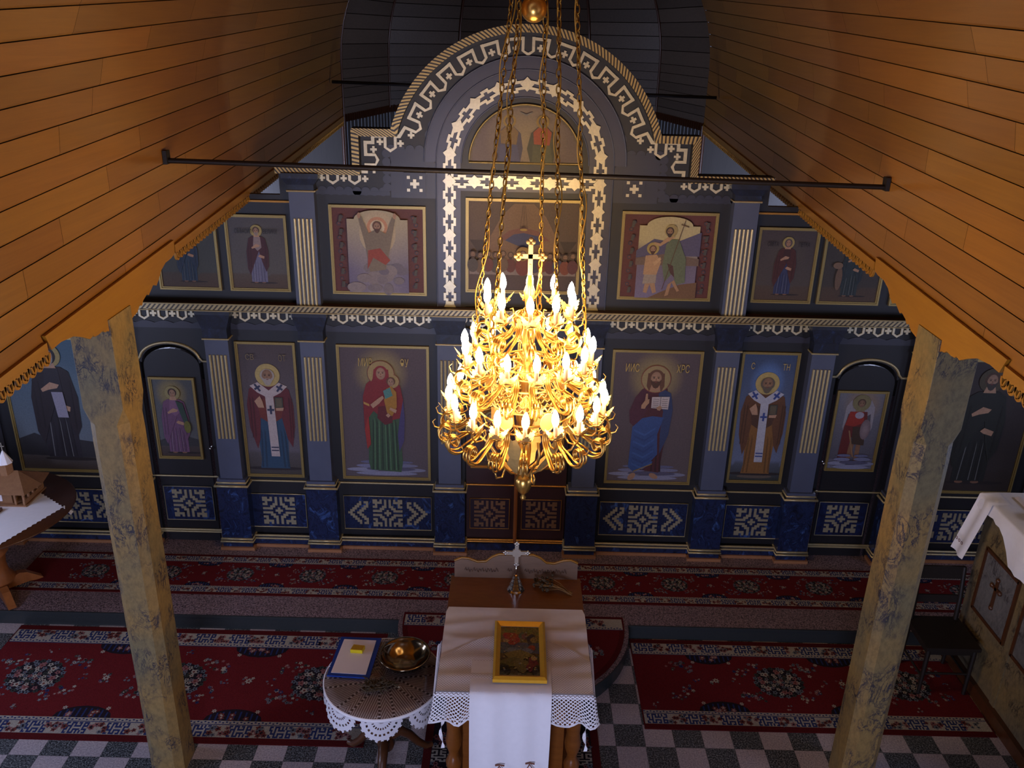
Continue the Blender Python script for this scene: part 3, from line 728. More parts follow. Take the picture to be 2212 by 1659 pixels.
# deacon doors
for sd, lb in ((-1, 'left'), (1, 'right')):
    cx = sd * 3.045
    o = [(2.80, ZB + .01)] + [(3.045 + .245 * math.sin(a), 1.84 + .17 * math.cos(a)) for a in [(-PI / 2 + PI * k / 16) for k in range(17)]] + [(3.29, ZB + .01)]
    m = S(); m.xz([(sd * x, z) for x, z in o], PN + .012, PN + .04); d = m.build('door_leaf', MAT['black'], scr)
    m = S(); m.tube([(sd * x, PN - .004, z) for x, z in [(2.70, 1.905), (2.76, 1.905)] + [(3.045 + .262 * math.sin(a) * 1.0, 1.905 + .165 * math.cos(a)) for a in [(-PI / 2.25 + PI / 1.125 * k / 20) for k in range(21)]] + [(3.33, 1.905), (3.385, 1.905)]], .012, 8)
    m.build('door_arch_moulding', MAT['gilt'], scr)
    m = S(); m.tube([(cx - .30, PN - .0, .765), (cx + .30, PN - .0, .765)], .008, 8); m.tube([(cx - .31, PN - .0, .195), (cx + .31, PN - .0, .195)], .011, 8); m.tube([(cx - .31, PN - .0, .172), (cx + .31, PN - .0, .172)], .010, 8); m.build('door_rail', MAT['gilt'], d)
    a, b = cx - .225, cx + .225
    m = S(); m.xz(rect(a, b, .30, .655), PN + .002, PN + .012); p = m.build('dado_panel', MAT['marble'] if sd < 0 else MAT['marble_dark'], d)
    m = S(); linebox(m, a, b, .30, .655, PN); fret(m, cx, .478, .0232, .0222, PN - .004, False); 
    m.v = [(x, y, z) for x, y, z in m.v]; m.build('fret_ornament', MAT['orn2'], d)
    m = S(); m.ball((sd * 2.775, PN - .03, 1.07), .014, 10); m.tube([(sd * 2.775, PN - .03, 1.07), (sd * 2.775, PN + .01, 1.07)], .006, 6); m.build('door_knob', MAT['steel'], d)
# holy doors in the middle
for sd in (-1, 1):
    m = S(); x0, x1 = sorted((sd * .012, sd * .46)); m.xz(rect(x0, x1, ZB + .02, 1.95), PN + .005, PN + .035); d = m.build('holy_door_leaf', MAT['holydoor'], scr)
    a, b = sorted((sd * .058, sd * .425))
    m = S(); m.xz(rect(a, b, .285, .605), PN - .003, PN + .005); m.build('dado_panel', MAT['holypanel'], d)
    m = S(); linebox(m, a, b, .285, .605, PN - .004, .005); m.tube([(x0, PN - .004, .75), (x1, PN - .004, .75)], .009, 8); m.tube([(x0, PN - .02, .172), (x1, PN - .02, .172)], .011, 8); m.tube([(x0, PN - .02, .15), (x1, PN - .02, .15)], .009, 8)
    m.build('door_rail', MAT['gilt2'], d)
    m = S(); fret(m, (a + b) / 2, .445, .0222, .0212, PN - .008, False); m.build('fret_ornament', MAT['holyfret'], d)
m = S(); m.tube([(0, PN - .008, ZB + .06), (0, PN - .008, 1.98)], .019, 8); m.build('astragal_post', MAT['orangewood'], scr)
m = S(); m.box((-.47, PN - .03, ZB), (.47, PN + .03, ZB + .075)); m.build('threshold', MAT['marble_dark'], scr)

# ------------------------------------------------------------------ painted icons
class P(S):
    """paint layers on a board; figure coordinates in screen units, y stepped forward for every layer"""
    def __init__(s, y): S.__init__(s); s.y = y
    def step(s): s.y -= .0005
    def poly(s, pts, c, cx=0, cz=0, k=1.0, m=0):
        s.step(); c = L(c); s.face([(cx + x * k, s.y, cz + z * k) for x, z in pts], m, c)
    def ell(s, x, z, rx, rz, c, c2=None, n=20, rot=0):
        s.step(); c = L(c); c2 = L(c2) if c2 else c; q = []
        for j in range(n):
            a = 2 * PI * j / n; ex, ez = rx * math.cos(a), rz * math.sin(a)
            q.append((x + ex * math.cos(rot) - ez * math.sin(rot), s.y, z + ex * math.sin(rot) + ez * math.cos(rot)))
        for j in range(n): s.face([(x, s.y, z), q[j], q[(j + 1) % n]], 0, cols=[c, c2, c2])
    def bg(s, x0, x1, z0, z1, f, nx=24, nz=36, inside=None):
        s.step()
        for i in range(nx):
            for j in range(nz):
                q = [((i + a) / nx, (j + b) / nz) for a, b in ((0, 0), (1, 0), (1, 1), (0, 1))]
                pts = [(x0 + (x1 - x0) * u, z0 + (z1 - z0) * v) for u, v in q]
                if inside and not all(inside(*p) for p in pts): continue
                s.face([(p[0], s.y, p[1]) for p in pts], 0, cols=[f(*t) for t in q])
def lerp(a, b, t):
    t = max(0, min(1, t)); return tuple(a[i] + (b[i] - a[i]) * t for i in range(3))
def icon_board(name, label, x0, x1, z0, z1, painter, y=PN, fw_=.024, arch=False, frame='frame', group=None):
    org = ((x0 + x1) / 2 * KS, y, ZS + KS * z0)
    t = thing(name, label, 'icon', org, group)
    m = S()
    for a0, a1, yy, d in ((0, fw_ * .55, y - .024, .0), (fw_ * .55, fw_, y - .016, .0)):
        o = rect(x0 + a0, x1 - a0, z0 + a0, z1 - a0); i = rect(x0 + a1, x1 - a1, z0 + a1, z1 - a1)
        for k in range(4):
            j = (k + 1) % 4; m.xz([o[k], o[j], i[j], i[k]], yy, y - .002)
    m.build('frame', MAT[frame], t)
    p = P(y - .007); p.xz(rect(x0 + fw_ * .9, x1 - fw_ * .9, z0 + fw_ * .9, z1 - fw_ * .9), y - .006, y - .002, 0, L('4a4238'))
    painter(p, x0 + fw_, x1 - fw_, z0 + fw_, z1 - fw_)
    p.build('painting', MAT['paint'], t)
    return t
def bg_aura(top, bot, aura, ax, az, ar, asp, ground=None, gh=.2):
    T, B, A = L(top), L(bot), L(aura)
    def f(u, v):
        c = lerp(B, T, v)
        if ground and v < gh + .02 * math.sin(u * 9): c = lerp(L(ground), B, .35 * v / gh)
        d = math.hypot(u - ax, (v - az) * asp) / ar
        if d < 1: c = lerp(A, c, d * d * (1.6 - .6 * d))
        return c
    return f
def clouds(p, cx, z, w):
    for dx, dz, rx, rz, c in ((-.55, .02, .42, .020, '868aa6'), (.5, .02, .45, .022, '7c809c'), (-.4, .06, .34, .018, '74789a'), (.42, .065, .34, .018, '707494'), (-.35, .10, .28, .014, '62668a'), (.36, .10, .28, .014, '5e6284'), (0, -.015, .75, .022, '8286a4'), (.1, .03, .6, .02, '50506c')):
        p.ell(cx + dx * w, z + dz, rx * w, rz, c, n=16)
def text(parent, s, x, z, h, col, y, sx=.7):
    cu = bpy.data.curves.new('lettering', 'FONT'); cu.body = s; cu.size = h; cu.align_x = 'CENTER'; cu.align_y = 'CENTER'; cu.resolution_u = 2
    tmp = bpy.data.objects.new('lettering', cu); COL.objects.link(tmp)
    dg = bpy.context.evaluated_depsgraph_get(); me = bpy.data.meshes.new_from_object(tmp.evaluated_get(dg))
    bpy.data.objects.remove(tmp); bpy.data.curves.remove(cu)
    me.materials.clear(); me.materials.append(col)
    o = bpy.data.objects.new('lettering', me); COL.objects.link(o); o.parent = parent
    o.rotation_euler = (PI / 2, 0, 0); o.scale = (sx, 1, 1); o.location = (x * KS - parent.location[0], y - parent.location[1], ZS + KS * z - parent.location[2])
    return o
FL = 'b08a70'
def face(p, x, z, r, skin=FL, hair='4a3424', beard=None, hood=None, bald=False):
    if hood: p.ell(x, z + r * .05, r * 1.28, r * 1.42, hood)
    elif not bald: p.ell(x, z + r * .25, r * 1.18, r * 1.22, hair)
    else:
        p.ell(x, z + r * .1, r * 1.12, r * 1.1, hair)
    p.ell(x, z, r * .82, r * 1.12, skin, lerp(L(skin), (0, 0, 0), .35))
    if beard:
        p.poly([(-.80, -.15), (-.5, -.45), (0, -.38), (.5, -.45), (.80, -.15), (.72, -.8), (.35, -1.45), (0, -1.6), (-.35, -1.45), (-.72, -.8)], beard, x, z, r)
        p.ell(x, z - r * .55, r * .22, r * .07, '7a3c34', n=8)
    for s in (-1, 1):
        p.ell(x + s * r * .33, z + r * .12, r * .17, r * .08, '2a1c16', n=8); p.ell(x + s * r * .33, z + r * .32, r * .24, r * .045, '3a281c', n=8)
    p.poly([(-.06, .1), (.06, .1), (.13, -.28), (-.13, -.28)], '8a644c', x, z, r)
    if not beard: p.ell(x, z - r * .55, r * .22, r * .07, '8a4238', n=8)
def halo(p, x, z, r, c='b8a468', rim=None):
    if rim: p.ell(x, z, r * 1.03, r * 1.03, rim, n=32)
    p.ell(x, z, r, r, c, lerp(L(c), (0, 0, 0), .12), n=32)
def folds(p, cx, z0, H, xs, zt, zb, c, w=.012):
    for x in xs: p.poly([(x, zt), (x + w, zt - .05), (x * 1.15 + w, zb), (x * 1.15 - w * .3, zb)], c, cx, z0, H)
def bishop(p, cx, z0, H, cloak, gown, under, beard='a8a09a', scarf='b4a8a8', xc='2c3450'):
    k = lambda pts, c: p.poly(pts, c, cx, z0, H)
    p.ell(cx, z0 + .008 * H, .26 * H, .018 * H, '201c20', n=16)
    k([(-.15, .75), (-.115, .1), (-.13, .01), (.13, .01), (.125, .1), (.15, .75)], gown); folds(p, cx, z0, H, (-.1, -.07, .07, .1), .4, .02, lerp(L(gown), (0, 0, 0), .4))
    k([(-.1, .82), (-.17, .77), (-.2, .62), (-.19, .4), (-.14, .2), (-.11, .3), (-.09, .52), (0, .6), (.09, .52), (.13, .3), (.17, .22), (.2, .42), (.2, .62), (.17, .77), (.1, .82)], cloak)
    k([(-.09, .5), (-.12, .66), (0, .7), (.12, .66), (.09, .5), (0, .44)], under)
    for x in (-.175, -.15, .16, .18): k([(x, .7), (x + .012, .68), (x + .008, .32), (x, .3)], lerp(L(cloak), (0, 0, 0), .45))
    halo(p, cx, z0 + .90 * H, .105 * H)
    k([(-.16, .80), (-.09, .835), (0, .76), (.09, .835), (.16, .80), (.1, .74), (.03, .70), (-.03, .70), (-.1, .74)], scarf)
    k([(-.035, .71), (.035, .71), (.05, .13), (-.025, .13)], scarf)
    for q in (.195, .225): k([(-.02, q), (.045, q), (.046, q - .012), (-.019, q - .012)], xc)
    for x, z, r in ((-.095, .785, .6), (.095, .785, -.6), (.005, .58, 0)):
        for a, b in ((.009, .04), (.03, .009)):
            k([(x + math.cos(r) * s * a - math.sin(r) * t * b, z + math.sin(r) * s * a + math.cos(r) * t * b) for s, t in ((-1, -1), (1, -1), (1, 1), (-1, 1))], xc)
    k([(.045, .60), (.115, .60), (.115, .70), (.045, .70)], '3c4038'); k([(.055, .61), (.105, .61), (.105, .69), (.055, .69)], '5a5240')
    k([(-.13, .66), (-.1, .60), (-.05, .60), (-.06, .66), (-.08, .71)], FL); k([(.05, .575), (.11, .575), (.12, .605), (.05, .60)], FL)
    face(p, cx, z0 + .895 * H, .055 * H, '9a765c', beard, beard, bald=True)
def standing(p, cx, z0, H, gown, cloak, hair='4a3424', hood=None, beard=None, inner=None, hal='b8a468', feet=True):
    k = lambda pts, c: p.poly(pts, c, cx, z0, H)
    p.ell(cx + .06 * H, z0 + .006 * H, .24 * H, .016 * H, '1c1818', n=16)
    if feet:
        p.ell(cx - .07 * H, z0 + .012 * H, .035 * H, .014 * H, '7a5844', n=10); p.ell(cx + .06 * H, z0 + .012 * H, .035 * H, .014 * H, '7a5844', n=10)
    k([(-.13, .78), (-.14, .4), (-.14, .02), (.13, .02), (.13, .4), (.13, .78)], gown)
    folds(p, cx, z0, H, (-.1, -.06, -.02, .03, .07), .4, .03, lerp(L(gown), (0, 0, 0), .35)); folds(p, cx, z0, H, (-.08, 0, .05), .38, .03, lerp(L(gown), (1, 1, 1), .12), .006)
    k([(-.08, .81), (-.14, .77), (-.19, .55), (-.19, .25), (-.15, .14), (-.09, .3), (-.04, .42), (.02, .56), (.06, .38), (.12, .2), (.17, .3), (.18, .55), (.14, .77), (.08, .81)], cloak)
    for x in (-.16, -.12, .13): k([(x, .7), (x + .012, .68), (x + .002, .28), (x - .01, .28)], lerp(L(cloak), (0, 0, 0), .4))
    if inner: k([(-.05, .80), (.06, .80), (.07, .62), (.0, .56), (-.07, .64)], inner)
    k([(-.10, .62), (-.02, .68), (.05, .66), (.03, .63), (-.04, .615), (-.09, .595)], FL); k([(.11, .47), (.03, .50), (0, .47), (.03, .45), (.1, .43)], FL)
    halo(p, cx, z0 + .905 * H, .10 * H, hal)
    k([(-.035, .85), (.035, .85), (.05, .80), (-.05, .80)], FL)
    face(p, cx, z0 + .90 * H, .05 * H, FL, hair, beard, hood)

def paint_lord(p, x0, x1, z0, z1):
    cx, w = (x0 + x1) / 2, x1 - x0; p.bg(x0, x1, z0, z1, bg_aura('4e444c', '5a5054', '9a8a5a', .5, .81, .34, 1.65))
    clouds(p, cx, z0 + .05, w * .5); H = 1.11; zb = z0 + .035; k = lambda pts, c: p.poly(pts, c, cx, zb, H)
    p.ell(cx - .13 * H, zb + .01, .04 * H, .025 * H, 'a07c64', rot=.9); p.ell(cx + .05 * H, zb + .02, .04 * H, .022 * H, 'a07c64', rot=-.5)
    k([(-.09, .80), (-.11, .08), (.09, .05), (.12, .4), (.10, .8)], '4a2028'); folds(p, cx, zb, H, (.02, .05, .08), .3, .06, '301418')
    k([(-.10, .79), (-.15, .72), (-.19, .60), (-.18, .50), (-.12, .44), (-.05, .62), (-.04, .8)], '4c2434')
    k([(.06, .80), (.13, .76), (.155, .62), (.14, .40), (.08, .22), (.07, .4), (.08, .6), (.03, .75)], '2c3c64')
    k([(-.155, .46), (-.165, .10), (-.12, .055), (.03, .13), (.02, .16), (.065, .22), (.05, .4), (.09, .55), (.0, .56), (-.08, .54)], '2e4c86')
    for i in range(7): k([(-.14, .44 - i * .05), (-.05, .40 - i * .05), (.03, .46 - i * .05), (.03, .445 - i * .05), (-.05, .38 - i * .05), (-.14, .425 - i * .05)], '28427a' if i % 2 else '385a98')
    k([(-.12, .055), (.03, .13), (.03, .138), (-.12, .065)], '8c7440')
    p.ell(cx, zb + .88 * H, .118 * H, .118 * H, '7a3c34', n=32); p.ell(cx, zb + .88 * H, .112 * H, .112 * H, '9c8a60', '94845c', n=32)
    k([(-.065, .93), (-.07, .82), (-.05, .78), (.05, .78), (.07, .82), (.065, .93)], '5c3c2a'); k([(-.03, .84), (.03, .84), (.04, .78), (-.045, .78)], 'a07c64')
    face(p, cx, zb + .885 * H, .052 * H, 'b08c72', '5e3e2a', '4a3020')
    k([(-.02, .73), (.12, .735), (.115, .625), (-.02, .635)], 'bcb2b4'); k([(.048, .732), (.054, .732), (.052, .63), (.046, .63)], '7c7478')
    for i in range(5):
        for a in (-.01, .062): k([(a, .715 - i * .017), (a + .045, .715 - i * .017), (a + .045, .711 - i * .017), (a, .711 - i * .017)], '6e666c')
    k([(.02, .64), (.05, .66), (.065, .64), (.05, .615), (.03, .62)], 'a98468')
    k([(-.10, .66), (-.075, .70), (-.07, .76), (-.055, .76), (-.052, .71), (-.04, .715), (-.04, .68), (-.06, .655), (-.07, .63), (-.10, .63)], 'ab866a')
def paint_mother(p, x0, x1, z0, z1):
    cx, w = (x0 + x1) / 2, x1 - x0; p.bg(x0, x1, z0, z1, bg_aura('4e444c', '564e56', '9c8c58', .47, .81, .33, 1.65))
    clouds(p, cx, z0 + .05, w * .5); H = 1.11; zb = z0 + .04; k = lambda pts, c: p.poly(pts, c, cx, zb, H)
    k([(-.13, .6), (-.145, .1), (-.13, .03), (.12, .01), (.135, .1), (.11, .6)], '34543c'); folds(p, cx, zb, H, (-.1, -.07, -.03, .01, .05, .08), .5, .03, '213a2a'); folds(p, cx, zb, H, (-.085, -.05, 0, .03, .07), .5, .03, '4c7454', .007)
    k([(-.07, .86), (-.14, .79), (-.17, .68), (-.165, .4), (-.15, .22), (-.12, .26), (-.13, .5), (-.09, .56), (-.02, .5), (.05, .48), (.12, .5), (.15, .66), (.13, .78), (.07, .84)], '7c2026')
    k([(.12, .5), (.15, .66), (.16, .5), (.15, .3), (.11, .2), (.10, .35)], '403c6c'); k([(-.165, .64), (-.12, .62), (-.12, .60), (-.165, .62)], 'b08c48')
    k([(-.13, .52), (-.165, .4), (-.15, .22), (-.12, .27)], '942a24'); k([(-.05, .6), (.07, .62), (.06, .46), (.0, .44), (-.06, .5)], '5a1620')
    p.ell(cx - .02 * H, zb + .885 * H, .108 * H, .108 * H, '7a3c34', n=32); p.ell(cx + .065 * H, zb + .82 * H, .062 * H, .062 * H, '7a3c34', n=24)
    p.ell(cx - .02 * H, zb + .885 * H, .103 * H, .103 * H, 'a08c5c', n=32); p.ell(cx + .065 * H, zb + .82 * H, .057 * H, .057 * H, 'a08c5c', n=24)
    k([(-.075, .92), (-.085, .84), (-.12, .77), (.05, .75), (.045, .84), (.04, .92)], '7c2026')
    face(p, cx - .02 * H, zb + .885 * H, .045 * H, 'b08c74', hood='84242a')
    k([(.02, .76), (.06, .78), (.10, .73), (.10, .6), (.06, .52), (.02, .55), (0, .66)], 'a07428'); k([(-.005, .74), (.05, .77), (.07, .70), (.01, .67)], '4c8482')
    face(p, cx + .058 * H, zb + .815 * H, .03 * H, 'b08c74', '5c3c28')
    k([(-.11, .62), (-.04, .68), (-.01, .70), (0, .68), (-.04, .63), (-.09, .59)], 'b08c74'); k([(.10, .58), (.05, .6), (.04, .58), (.09, .55)], 'b08c74'); k([(.01, .53), (.03, .55), (.05, .53), (.03, .51)], 'b08c74')
icon_m = icon_board('icon_painting', 'large icon of a red-cloaked woman holding a child, left of the holy doors', -1.588, -.785, .79, 2.095, paint_mother)
icon_l = icon_board('icon_painting', 'large icon of a bearded man in blue holding an open white book', .802, 1.587, .81, 2.11, paint_lord)
text(icon_m, 'МИР', -1.34, 1.935, .10, MAT['letter'], PN - .03, .55); text(icon_m, 'ӨУ', -1.00, 1.935, .10, MAT['letter'], PN - .03, .55)
text(icon_l, 'ИИС', .98, 1.945, .10, MAT['letter'], PN - .03, .55); text(icon_l, 'ХРС', 1.42, 1.945, .10, MAT['letter'], PN - .03, .55)
def paint_bishop_a(p, x0, x1, z0, z1):
    p.bg(x0, x1, z0, z1, bg_aura('463c3e', '64606c', '50484c', .5, .6, .3, 2, '3c3834', .16)); bishop(p, (x0 + x1) / 2, z0 + .05, 1.03, '5c2028', '1e4462', '6a2c24', 'a09890')
def paint_bishop_b(p, x0, x1, z0, z1):
    p.bg(x0, x1, z0, z1, bg_aura('32486e', '6c7898', '5c84c8', .5, .78, .35, 1.9, '262e2a', .13)); p.ell((x0 + x1) / 2, z0 + .04, .16, .02, '5a5048'); bishop(p, (x0 + x1) / 2, z0 + .06, 1.0, '5c3a22', '80582a', '4a3020', '5c5448', 'aeb0c0', '2c4488')
a = icon_board('icon_painting', 'tall narrow icon of a grey-bearded bishop in red vestment, left side', -2.465, -1.943, .79, 2.10, paint_bishop_a)
text(a, 'СВ', -2.34, 1.96, .07, MAT['letter2'], PN - .03, .8); text(a, 'ОТ', -2.06, 1.955, .08, MAT['letter2'], PN - .03, .6)
b = icon_board('icon_painting', 'tall narrow icon of a bishop in brown on a blue background, right side', 1.92, 2.422, .845, 2.12, paint_bishop_b)
text(b, 'С', 2.02, 1.99, .08, MAT['letter'], PN - .03, .6); text(b, 'ТН', 2.31, 1.985, .08, MAT['letter'], PN - .03, .6)
def paint_martyr(p, x0, x1, z0, z1):
    p.bg(x0, x1, z0, z1, bg_aura('4a5054', '585c62', '94844e', .45, .82, .42, 1.9, '3a2c28', .2)); cx = (x0 + x1) / 2 - .005
    p.poly([(x0, z0 + .15), (x0 + .1, z0 + .2), (x0 + .2, z0 + .15), (x1 - .1, z0 + .2), (x1, z0 + .17), (x1, z0 + .1), (x0, z0 + .1)], '2e3238')
    standing(p, cx, z0 + .03, .66, '6e4c6e', '6a4868', hair='3a2820', inner='7c5878', hal='9a9060'); p.poly([(.03, .8), (.12, .76), (.17, .5), (.13, .42), (.09, .55)], '28443c', cx, z0 + .03, .66); p.ell(cx + .10, z0 + .30, .03, .06, '6a6a2c')
icon_board('icon_painting', 'icon of a young saint in a lilac robe on the left door', -3.262, -2.858, .945, 1.745, paint_martyr, PN + .012)
def paint_angel(p, x0, x1, z0, z1):
    p.bg(x0, x1, z0, z1, bg_aura('6a6c78', '4c4a58', '8c745c', .55, .85, .45, 1.8, '6e7086', .12)); cx = (x0 + x1) / 2 + .005; H = .66; zb = z0 + .05; k = lambda pts, c: p.poly(pts, c, cx, zb, H)
    for s in (-1, 1): k([(s * .06, .8), (s * .13, .95), (s * .19, .85), (s * .2, .55), (s * .13, .35), (s * .09, .5)], '8c8890'); k([(s * .08, .7), (s * .15, .75), (s * .17, .55), (s * .12, .42)], '4a4850')
    k([(-.07, .3), (-.08, .02), (-.02, .02), (.0, .3)], '7c5840'); k([(.03, .3), (.03, .02), (.09, .02), (.09, .3)], '7c5840')
    k([(-.13, .78), (-.18, .55), (-.2, .02), (-.08, .06), (-.06, .4), (.1, .35), (.13, .55), (.1, .78)], '5c1a18'); k([(-.13, .78), (-.17, .58), (-.05, .56), (.08, .62), (.05, .78)], '8c2418'); k([(-.06, .56), (.12, .56), (.13, .28), (-.04, .3)], '38281c'); k([(-.11, .5), (-.09, .5), (.02, .1), (0, .1)], '8c6848')
    p.ell(cx + .11 * H, zb + .52 * H, .07 * H, .15 * H, '8c7c80', '6a5a60'); p.ell(cx, zb + .73 * H, .06 * H, .05 * H, '9890a0'); halo(p, cx, zb + .91 * H, .12 * H, '7c7450'); face(p, cx, zb + .90 * H, .048 * H, '8c6a54', '4c3828')
    clouds(p, cx, z0 + .035, .22)
icon_board('icon_painting', 'icon of a winged angel with red cloak and shield on the right door', 2.80, 3.25, .985, 1.775, paint_angel, PN + .012)
def paint_monk(p, x0, x1, z0, z1):
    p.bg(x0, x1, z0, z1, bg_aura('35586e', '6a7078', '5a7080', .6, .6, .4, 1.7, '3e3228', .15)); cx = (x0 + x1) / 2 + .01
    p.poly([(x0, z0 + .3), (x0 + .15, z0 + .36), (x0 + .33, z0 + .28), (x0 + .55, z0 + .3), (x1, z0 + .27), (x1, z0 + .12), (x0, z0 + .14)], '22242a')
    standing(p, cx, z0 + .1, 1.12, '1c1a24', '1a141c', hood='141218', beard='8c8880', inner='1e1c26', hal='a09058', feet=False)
    p.poly([(-.02, .60), (.07, .60), (.085, .38), (0, .38)], '8e8a9c', cx, z0 + .1, 1.12)
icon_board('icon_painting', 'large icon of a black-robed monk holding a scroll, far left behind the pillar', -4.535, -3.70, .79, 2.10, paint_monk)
def paint_far(p, x0, x1, z0, z1):
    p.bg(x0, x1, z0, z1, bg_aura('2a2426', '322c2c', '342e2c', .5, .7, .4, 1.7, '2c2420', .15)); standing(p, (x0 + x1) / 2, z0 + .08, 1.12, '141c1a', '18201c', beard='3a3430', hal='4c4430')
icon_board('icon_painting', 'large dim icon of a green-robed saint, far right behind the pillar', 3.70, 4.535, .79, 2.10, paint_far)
# upper row
def paint_small(gown, cloak, inner, hood=None, beard=None, bgc=('4a484c', '565450'), ground='4c3a2c'):
    def f(p, x0, x1, z0, z1):
        p.bg(x0, x1, z0, z1, bg_aura(bgc[0], bgc[1], bgc[1], .5, .7, .4, 1.5, ground, .2)); standing(p, (x0 + x1) / 2, z0 + .045, .49, gown, cloak, hood=hood, beard=beard, inner=inner, hal='a8985c')
    return f
a = icon_board('icon_painting', 'upper row icon of a bishop in wine red over pale blue robe', -2.442, -1.935, 2.553, 3.197, paint_small('6c6c8c', '401822', '8c7c7c', beard='8c8078'))
text(a, 'СВ.ВАСИЛ', -2.29, 3.06, .05, MAT['iron'], PN - .03, .55); text(a, 'ВЕЛИКИ', -2.07, 3.06, .05, MAT['iron'], PN - .03, .55)
icon_board('icon_painting', 'upper row icon of a saint in blue, cut off by the left vault edge', -3.035, -2.517, 2.55, 3.197, paint_small('1e3c58', '1c3450', None, beard='5a5048', bgc=('3a4044', '424844')))
a = icon_board('icon_painting', 'upper row icon of a woman in a red-brown cloak and blue gown', 1.923, 2.425, 2.56, 3.197, paint_small('2c3862', '48201e', '3a1c1e', hood='4c444c', bgc=('40383c', '4a4440')))
text(a, 'СВЕТА', 2.045, 3.06, .05, MAT['iron'], PN - .03, .55); text(a, 'ПЕТКА', 2.30, 3.06, .05, MAT['iron'], PN - .03, .55)
def paint_dog(p, x0, x1, z0, z1):
    paint_small('23363c', '1e3038', None, beard='5a5048', bgc=('343234', '3c3834'))(p, x0, x1, z0, z1); p.ell(x0 + .13, z0 + .20, .028, .10, '6a5444'); p.ell(x0 + .11, z0 + .31, .04, .028, '7a6250')
icon_board('icon_painting', 'upper row icon of a dark-robed saint with a pale lamb, right side', 2.474, 2.995, 2.56, 3.197, paint_dog)
icon_board('icon_painting', 'upper row icon barely showing beside the right bracket board', 3.085, 3.60, 2.56, 3.197, paint_small('2a2c34', '2a2026', None))
def ornate(p, x0, x1, z0, z1, sky):
    p.bg(x0, x1, z0, z1, lambda u, v: L('5c2a24'), 2, 2); w = x1 - x0
    for i in range(11):
        for sg in (0, 1):
            x = x0 + (.075 if i % 2 else .105) * w if not sg else x1 - (.075 if i % 2 else .105) * w
            p.ell(x, z0 + .05 + i * .058, .017, .017, '3a3440', n=10); p.ell(x, z0 + .05 + i * .058, .009, .009, '6c3a30', n=8)
    for sg in (0, 1):
        for j in range(6): p.poly([(-.012, 0), (.012, 0), (.02, .05), (-.004, .05)], '4a463e', x0 + .09 * w if not sg else x1 - .09 * w, z0 + .04 + j * .11)
    a0, a1 = x0 + .165 * w, x1 - .165 * w; zt = z1 - .085
    p.bg(a0, a1, z0, zt, sky, 18, 22)
    p.step(); n = 16; q = [(a0 + .06, zt)] + [((a0 + a1) / 2 + (a1 - a0 - .12) / 2 * math.cos(PI - PI * k / n), zt + .075 * math.sin(PI * k / n)) for k in range(1, n)] + [(a1 - .06, zt)]
    p.face([(x, p.y, z) for x, z in q], 0, sky(.5, 1)); return a0, a1
def paint_rising(p, x0, x1, z0, z1):
    sky = lambda u, v: lerp(lerp(L('8c8490'), L('5e5a80'), abs(u - .5) * 1.6), L('b8ac8a'), (v - .3) * 1.2)
    a0, a1 = ornate(p, x0, x1, z0, z1, sky); cx = (a0 + a1) / 2; k = lambda pts, c: p.poly(pts, c, cx, z0, 1)
    p.ell(cx, z0 + .50, .15, .18, 'c4b494', 'b8a88c'); p.ell(cx, z0 + .55, .085, .085, 'c08c6c'); p.ell(cx, z0 + .55, .06, .06, 'd0c0a4')
    for i in range(14): p.ell(cx + random.uniform(-.2, .2), z0 + random.uniform(.03, .22), random.uniform(.04, .08), random.uniform(.03, .06), random.choice(('7a7278', '857b7e', '6c6674', '8a8082')), n=14)
    k([(-.10, .40), (-.15, .62), (-.125, .64), (-.07, .50), (0, .54), (.07, .50), (.125, .64), (.15, .62), (.10, .38), (.06, .20), (-.07, .18)], '7c7060'); k([(-.08, .36), (.02, .38), (.10, .28), (.06, .24), (-.04, .30), (-.09, .20)], '94402e')
    for s in (-1, 1): p.ell(cx + s * .145, z0 + .645, .014, .025, FL, n=10)
    face(p, cx, z0 + .555, .032, 'b08c72', '5e3e2a', '4a3020')
icon_board('icon_painting', 'ornate bordered painting of a haloed figure rising with both arms lifted', -1.583, -.795, 2.548, 3.295, paint_rising)
